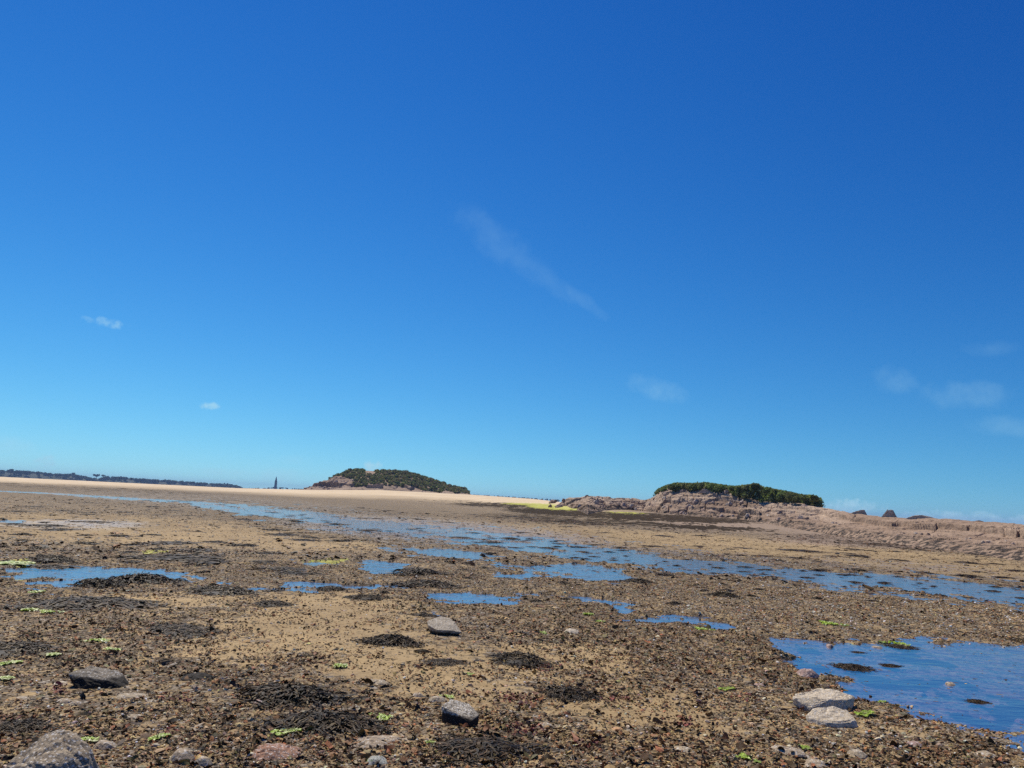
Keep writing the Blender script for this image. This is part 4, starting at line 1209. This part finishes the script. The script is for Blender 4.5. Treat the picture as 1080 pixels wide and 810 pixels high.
def islet_z(x, y):
    r = np.hypot(x, y); a = np.arctan2(x, y)
    zt = CAM_H + (np.interp(a, *LHZ) - np.interp(a, *LI)) * D1 / FPX
    t = (r - 255) / (D1 - 255)
    tt = np.clip(t, 0, 1); zb = azi('z1', a) - .2
    z = zb + (zt - zb) * tt ** .8
    fall = np.clip((r - D1) / 30, 0, 1); z = z - fall ** 1.4 * (zt + 1)
    z = z - 1.5 * sstep(.05, -.1, t)
    b, e, rv, ox, oy = cells(x * .22, y * .16, 4)
    rocky = np.clip(sstep(az(372), az(350), a) + sstep(.22, .1, tt), 0, 1)
    z = z + (.5 * fbm(x * .12, y * .12, 3, 4) + rocky * ((rv - .5) * 2.6 + .8 * ridged(x * .3, y * .3, 9, 3))) * sstep(0, .2, t) * (1 - .7 * sstep(.75, 1, t))
    return z, t, rocky


def build_islet():
    A = np.linspace(az(320), az(500), 420); T = np.linspace(-.12, 1.9, 150)
    aa, tt = np.meshgrid(A, T); r = 255 + tt * 30
    x = (r * np.sin(aa)).ravel(); y = (r * np.cos(aa)).ravel(); z, t, rk = islet_z(x, y)
    pale = sstep(.08, .02, np.abs(t - .72)) * sstep(az(376), az(381), aa.ravel()) * sstep(az(402), az(395), aa.ravel())
    o = mesh_np('islet', np.stack([x, y, z], 1), grid_faces(len(T), len(A))[:, ::-1], M_ROCK,
                dict(A=np.stack([t * 0 + .18 * (t < .1), np.maximum(pale, .5 * sstep(.3, .05, t)), t * 0], 1)), smooth=False)
    tag(o, 'rocky mound of the left islet behind the golden sand', kind='structure')
    # scrub over it
    g = np.random.default_rng(8); cs_, rs_ = [], []
    while len(cs_) < 1100:
        px = g.uniform(343, 494); a_ = az(px); t = g.uniform(.12, 1.08); r_ = 255 + 30 * t
        if px < 372 and t < .40 + (372 - px) / 60: continue
        if px < 455 and t < .12 + .05 * math.sin(px * .15): continue
        if 383 < px < 394 and .7 < t < 1.1 : continue
        xx, yy = r_ * math.sin(a_), r_ * math.cos(a_); zz = islet_z(np.array([xx]), np.array([yy]))[0][0]
        rr_ = g.uniform(.3, .85) if px < 470 else g.uniform(.3, .6)
        cs_.append((xx, yy, zz + rr_ * .25)); rs_.append(rr_)
    pal = [(.13, .17, .055), (.17, .21, .07), (.18, .16, .08), (.24, .24, .085), (.10, .115, .055), (.21, .16, .10)]
    scrub('scrub', cs_, rs_, 60000, .17, 41, 'low heathy green brown scrub covering the left islet', 'scrub', pal=pal, kind='stuff', core=.7)
    for px, yt, w, dt, lb in [(368, 494.8, 9, 1, 'dark bush at the left brow of the left islet summit'), (381, 494.5, 6, 1, 'small bush on the left islet summit left of the pale rock'),
                              (402, 495, 8, 1, 'dark bush on the left islet summit right of the pale rock'),
                              (355, 502, 6, 0, 'little bush on the left shoulder of the left islet'), (455, 505.5, 5, 0, 'small bush half way down the right side of the left islet')]:
        D = D1 - 1 + dt; s = D / FPX; c0 = at_dist(px, yt + w * .45, D); c2, r2 = [], []
        for _ in range(12):
            v = g.standard_normal(3); v /= np.linalg.norm(v); v *= g.random() ** .4
            c2.append(np.array(c0) + v * np.array([w * .36, w * .36, w * .22]) * s); r2.append(w * .17 * s)
        scrub('bush', c2, r2, 1500, .17, int(px), lb, 'bush', pal=pal)
    # boulders at its foot
    bl = []
    for q in range(46):
        px = float(g.choice([g.uniform(328, 372), g.uniform(372, 500)], p=[.55, .45])); t = g.uniform(.03, .5) if px < 372 else g.uniform(.0, .12)
        bl.append((px, t, g.uniform(2, 6) if px < 372 else g.uniform(1.5, 3.4)))
    for px, t, w in bl:
        a_ = az(px); r_ = 255 + 30 * t; xx, yy = r_ * math.sin(a_), r_ * math.cos(a_)
        zz = max(islet_z(np.array([xx]), np.array([yy]))[0][0], gz([xx], [yy])[0][0])
        o = bprot[random.randrange(6)].copy(); COL.objects.link(o); s = w * r_ / FPX
        o.location = (xx, yy, zz - .2 * s); o.scale = (s, s, s * random.uniform(.5, .85)); o.rotation_euler = (0, 0, random.uniform(0, 6.28))
        zone = 'left shoulder' if px < 372 else 'sandy foot'
        tag(o, 'weathered rock, one of those along the %s of the left islet' % zone, 'rock', 'rocks on the %s of the left islet' % zone)


build_islet()

# ------------------------------------------------------------------ far shore: land, wood, tower
M_LAND = mat_plain('far_land', (.025, .034, .018), (.045, .052, .028), .02)


def far_land():
    D = 1500.0
    top = [(-260, 486), (-100, 494.5), (0, 498.2), (45, 500.4), (75, 502.4), (96, 505.2), (125, 505), (165, 507.8), (205, 510), (240, 512), (252, 514), (260, 515.2), (330, 517.8), (420, 523), (500, 525), (560, 528.5), (600, 531), (700, 537)]
    A0, Y0 = zx(top); H0_ = zx([(p, hz(p)) for p in range(-300, 800, 50)])
    A = np.linspace(az(-260), az(700), 300); rows = []
    for k, (dd, f) in enumerate([(-60, -.3), (-30, .4), (0, .9), (60, 1.0), (200, .9), (500, -.2)]):
        zt = CAM_H + (np.interp(A, *H0_) - np.interp(A, A0, Y0)) * D / FPX
        r_ = D + dd
        rows.append(np.stack([r_ * np.sin(A), r_ * np.cos(A), zt * f + .3 * fbm(A * 300, A * 0 + k, 3, 3)], 1))
    o = mesh_np('far_land', np.vstack(rows), grid_faces(6, 300)[:, ::-1], M_LAND)
    tag(o, 'low dark coast on the horizon', kind='structure')


far_land()
WOOD = [(-120, 493), (0, 496.8), (10, 497), (30, 498), (45, 499), (58, 500.2), (75, 501), (90, 502.5), (96, 504.5), (104, 505.5), (108, 503.2), (125, 503.2), (140, 504.6), (165, 506.2),
        (185, 507), (205, 508.6), (225, 510), (240, 510.3), (250, 512), (256, 514)]
wa, wy = zx(WOOD)
FARP = [(.03, .045, .022), (.04, .055, .026), (.024, .036, .018), (.05, .06, .03)]


def far_wood(name, p0, p1, n, nleaf, seed, top, size, label, D=1490, rmin=1.6, rmax=4.2, base=0):
    g = np.random.default_rng(seed); cs_, rs_ = [], []
    ta, ty = top
    for _ in range(n):
        px = g.uniform(p0, p1); r_ = g.uniform(rmin, rmax); d_ = D + g.uniform(-40, 60); a_ = az(px)
        yt = np.interp(a_, ta, ty) + abs(g.normal(0, .35)); zt = CAM_H + (hz(px) - yt) * D / FPX
        z_ = zt - r_ * .8 if g.random() < .55 else g.uniform(min(0, zt - r_), zt - r_ * .8)
        cs_.append((d_ * math.sin(a_), d_ * math.cos(a_), z_)); rs_.append(r_)
    scrub(name, cs_, rs_, nleaf, size, seed, label, 'trees', pal=FARP, kind='stuff', core=.85)


far_wood('woodland', -120, 255, 900, 34000, 51, (wa, wy), .9, 'dark line of trees along the far shore on the left')
lt = zx([(255, 514.6), (262, 514.8), (280, 514.8), (285, 514), (300, 514.3), (306, 515.3), (330, 516)])
far_wood('low_treeline', 256, 332, 110, 5000, 52, lt, .6, 'thin low line of trees around the foot of the far tower', rmin=.7, rmax=1.6)
lt2 = zx([(494, 521.6), (505, 522), (520, 522.6), (545, 524.4), (560, 525.2), (580, 526.5), (640, 530)])
far_wood('low_treeline', 494, 590, 150, 7000, 53, lt2, .6, 'thin line of far trees seen over the sand between the two islets', rmin=.7, rmax=1.7)
# a few trees that stand clear of the wood
M_TRUNK = mat_plain('bark', (.05, .035, .025), (.08, .06, .04), 2)
for px, yt, w, lb in [(101, 501.2, 5, 'flat topped tree standing clear in the gap of the far wood'), (76, 499.8, 4, 'tree poking above the far wood left of its gap'),
                      (108, 501.8, 2.4, 'slender tree at the right side of the gap in the far wood'), (11, 496.2, 5, 'taller tree near the left end of the far wood')]:
    D = 1470; s = D / FPX; a_ = az(px); t_ = bpy.data.objects.new('tree', None); COL.objects.link(t_)
    zt = CAM_H + (hz(px) - yt) * s; t_.location = (D * math.sin(a_), D * math.cos(a_), 0)
    tag(t_, lb, 'tree')
    g = np.random.default_rng(int(px)); cs_ = [(g.normal(0, w * .22) * s, g.normal(0, w * .2) * s, zt - w * .22 * s + g.uniform(-.15, .1) * w * s) for _ in range(14)]
    o = scrub('crown', cs_, [w * .15 * s] * 14, 500, .7, int(px), None, None, pal=FARP); o.parent = t_
    bm = bmesh.new(); bmesh.ops.create_cone(bm, cap_ends=True, segments=8, radius1=.7, radius2=.35, depth=zt, matrix=Matrix.Translation((0, 0, zt * .5 - w * .2 * s)))
    me = bpy.data.meshes.new('trunk'); bm.to_mesh(me); bm.free(); me.materials.append(M_TRUNK); o = bpy.data.objects.new('trunk', me); COL.objects.link(o); o.parent = t_

# tower
M_TOWER = mat_plain('tower_stone', (.07, .075, .085), (.11, .115, .125), .3)
M_ROOF = mat_plain('tower_slate', (.04, .045, .055), (.06, .065, .075), .3)


def tower():
    D = 1480.0; px = 290.2; s = D / FPX; a_ = az(px)
    t_ = bpy.data.objects.new('church_tower', None); COL.objects.link(t_); t_.location = (D * math.sin(a_), D * math.cos(a_), 0)
    tag(t_, 'tall slender dark tower with a pointed top on the horizon', 'tower')
    H = CAM_H + (hz(px) - 503.4) * s

    def ring(prof, name, mat, n=8):
        V = []; 
        for (z, w) in prof:
            for j in range(n):
                th = 2 * math.pi * (j + .5) / n; V.append((w * math.cos(th), w * math.sin(th), z))
        V.append((0, 0, prof[-1][0])); me_f = [list(f) for f in grid_faces(len(prof), n, True)]
        me = bpy.data.meshes.new(name); b = (len(prof) - 1) * n
        me.from_pydata(V, [], me_f + [[b + j, b + (j + 1) % n, len(V) - 1] for j in range(n)]); me.update(); me.materials.append(mat)
        o = bpy.data.objects.new(name, me); COL.objects.link(o); o.parent = t_; return o
    w = 1.25 * s
    ring([(0, w * 1.15), (H * .30, w * 1.1), (H * .31, w * 1.2), (H * .34, w * 1.2), (H * .345, w), (H * .62, w * .95), (H * .63, w * 1.05), (H * .66, w * 1.05)], 'shaft', M_TOWER)
    ring([(H * .66, w * .86), (H * .8, w * .62), (H * .92, w * .34), (H, w * .05)], 'spire', M_ROOF)
    for th in (math.pi * 1.5 - .2, math.pi * 1.5 + .35):
        bm = bmesh.new(); bmesh.ops.create_cube(bm, size=1, matrix=Matrix.Translation((w * .94 * math.cos(th), w * .94 * math.sin(th), H * .5)) @ Matrix.Rotation(th, 4, 'Z') @ Matrix.Diagonal((.3, .9, 2.6, 1)))
        me = bpy.data.meshes.new('window'); bm.to_mesh(me); bm.free(); me.materials.append(M_ROOF); o = bpy.data.objects.new('window', me); COL.objects.link(o); o.parent = t_


tower()

# ------------------------------------------------------------------ sky, sun, clouds
HAZE = 0.00022
SUN_AZ, SUN_EL = -32.0, 53.0       # degrees: left of the view, high


def build_world():
    w = bpy.data.worlds.new('World'); sc.world = w; w.use_nodes = True
    t = w.node_tree; n = t.nodes; l = t.links; n.clear()
    out = n.new('ShaderNodeOutputWorld'); bg = n.new('ShaderNodeBackground'); l.new(bg.outputs[0], out.inputs[0])
    bg.inputs[1].default_value = 0.1
    tc = n.new('ShaderNodeTexCoord').outputs['Generated']
    mp = n.new('ShaderNodeVectorMath'); mp.operation = 'MULTIPLY_ADD'; l.new(tc, mp.inputs[0]); mp.inputs[1].default_value = (1, 1, .8); mp.inputs[2].default_value = (0, 0, .06)
    s = n.new('ShaderNodeTexSky'); s.sky_type = 'NISHITA'; s.sun_disc = False
    s.sun_elevation = R(SUN_EL); s.sun_rotation = R(SUN_AZ); s.air_density = 1.0; s.dust_density = 0.0; s.ozone_density = 6
    l.new(mp.outputs[0], s.inputs[0])

    def M(op, a, b=0.0, clamp=False):
        q = n.new('ShaderNodeMath'); q.operation = op; q.use_clamp = clamp
        for i, v in enumerate((a, b)):
            if isinstance(v, bpy.types.NodeSocket): l.new(v, q.inputs[i])
            else: q.inputs[i].default_value = v
        return q.outputs[0]
    sp = n.new('ShaderNodeSeparateColor'); l.new(s.outputs[0], sp.inputs[0])
    cc = n.new('ShaderNodeCombineColor')
    for i, (pw, gn) in enumerate(SKYC):
        c = M('MULTIPLY', M('POWER', M('MULTIPLY', sp.outputs[i], .1), pw), gn * 10)
        l.new(c, cc.inputs[i])
    col = cc.outputs[0]
    nz = n.new('ShaderNodeTexNoise'); l.new(tc, nz.inputs['Vector']); nz.inputs['Scale'].default_value = 34; nz.inputs['Detail'].default_value = 6; nz.inputs['Roughness'].default_value = .6
    nz2 = n.new('ShaderNodeTexNoise'); l.new(tc, nz2.inputs['Vector']); nz2.inputs['Scale'].default_value = 110; nz2.inputs['Detail'].default_value = 5
    tot = None
    for px, py, rx, ry, ang, st, hard in CLOUDS:
        d0 = ray(px, py); e1 = (ray(px + 10 * math.cos(ang), py + 10 * math.sin(ang)) - d0).normalized()
        e2 = d0.cross(e1).normalized(); sx, sy = rx / FPX, ry / FPX

        def dot(e, sc_):
            q = n.new('ShaderNodeVectorMath'); q.operation = 'DOT_PRODUCT'; l.new(tc, q.inputs[0]); q.inputs[1].default_value = tuple(e / sc_)
            return M('SUBTRACT', q.outputs['Value'], d0.dot(e / sc_))
        a, b = dot(e1, sx), dot(e2, sy)
        q = M('ADD', M('MULTIPLY', a, a), M('MULTIPLY', b, b))
        f = n.new('ShaderNodeVectorMath'); f.operation = 'DOT_PRODUCT'; l.new(tc, f.inputs[0]); f.inputs[1].default_value = tuple(d0)
        front = M('GREATER_THAN', f.outputs['Value'], 0.0)
        nn_ = nz.outputs['Fac'] if hard < .5 else nz2.outputs['Fac']
        q = M('ADD', q, M('MULTIPLY', M('SUBTRACT', nn_, .5), 3.2 if hard > .5 else 3.0))
        mr = n.new('ShaderNodeMapRange'); mr.interpolation_type = 'SMOOTHSTEP'; l.new(q, mr.inputs[0])
        mr.inputs[1].default_value = 1.1 if hard > .5 else 1.3; mr.inputs[2].default_value = -.9 if hard < .5 else -.5; mr.inputs[3].default_value = 0; mr.inputs[4].default_value = st
        v = M('MULTIPLY', mr.outputs[0], front)
        tot = v if tot is None else M('MAXIMUM', tot, v)
    mx = n.new('ShaderNodeMix'); mx.data_type = 'RGBA'; l.new(tot, mx.inputs[0]); l.new(col, mx.inputs[6]); mx.inputs[7].default_value = (4.2, 7.2, 8.8, 1)
    l.new(mx.outputs[2], bg.inputs[0])


SKYC = [(2.38, 1.72), (1.662, 1.235), (1.134, 1.04)]
CLOUDS = [(112, 340, 20, 5, .18, .45, 1), (222, 428, 11, 5, 0, .75, 1), (49, 487, 10, 7, 0, .85, 1), (5, 470, 26, 9, .1, .34, 0),
          (530, 258, 70, 20, .66, .10, 0), (570, 288, 60, 12, .66, .09, 0), (614, 317, 32, 8, .62, .13, 0), (694, 410, 34, 12, .28, .26, 0), (945, 402, 20, 14, .3, .18, 0),
          (1020, 417, 40, 14, 0, .19, 0), (1062, 450, 34, 10, .05, .16, 0), (1045, 368, 22, 8, 0, .10, 0), (892, 536, 36, 9, 0, .95, 1),
          (1010, 546, 62, 7, .02, .95, 1), (1070, 550, 28, 7, 0, .8, 1), (245, 499, 34, 5, .05, .4, 0), (296, 503, 34, 9, 0, .45, 0), (310, 485, 22, 5, 0, .12, 0), (392, 491, 11, 7, 0, .9, 1)]
build_world()
sd = bpy.data.lights.new('sun', 'SUN'); sd.energy = 5.0; sd.angle = R(.53); sd.color = (1, .925, .80)
so = bpy.data.objects.new('sun', sd); COL.objects.link(so)
sv = Vector((math.sin(R(SUN_AZ)) * math.cos(R(SUN_EL)), math.cos(R(SUN_AZ)) * math.cos(R(SUN_EL)), math.sin(R(SUN_EL))))
so.rotation_euler = sv.to_track_quat('Z', 'Y').to_euler(); so.location = (0, 0, 40)

# ------------------------------------------------------------------ air
hb = bmesh.new(); bmesh.ops.create_cube(hb, size=1, matrix=Matrix.Translation((0, 0, 14.0)) @ Matrix.Diagonal((8200, 8200, 36, 1)))
hm = bpy.data.meshes.new('haze'); hb.to_mesh(hm); hb.free()
ho = bpy.data.objects.new('haze', hm); COL.objects.link(ho); tag(ho, 'thin blue sea haze over the flats', kind='stuff')
hmat = bpy.data.materials.new('haze'); hmat.use_nodes = True; hn = hmat.node_tree.nodes; hn.clear()
h_o = hn.new('ShaderNodeOutputMaterial'); h_v = hn.new('ShaderNodeVolumePrincipled')
h_v.inputs['Color'].default_value = (.42, .64, 1, 1); h_v.inputs['Density'].default_value = HAZE
hmat.node_tree.links.new(h_v.outputs[0], h_o.inputs['Volume']); hm.materials.append(hmat)

# ------------------------------------------------------------------ render settings
sc.view_settings.view_transform = 'Standard'; sc.view_settings.look = 'None'; sc.view_settings.exposure = 0.0; sc.view_settings.gamma = 1
sc.render.engine = 'CYCLES'
cy = sc.cycles
cy.max_bounces = 8; cy.diffuse_bounces = 4; cy.glossy_bounces = 2; cy.transmission_bounces = 2; cy.transparent_max_bounces = 8; cy.volume_bounces = 0
cy.caustics_reflective = False; cy.caustics_refractive = False
cy.use_denoising = False
cy.denoiser = 'OPENIMAGEDENOISE'
cy.denoising_input_passes = 'RGB_ALBEDO_NORMAL'
cy.denoising_prefilter = 'ACCURATE'
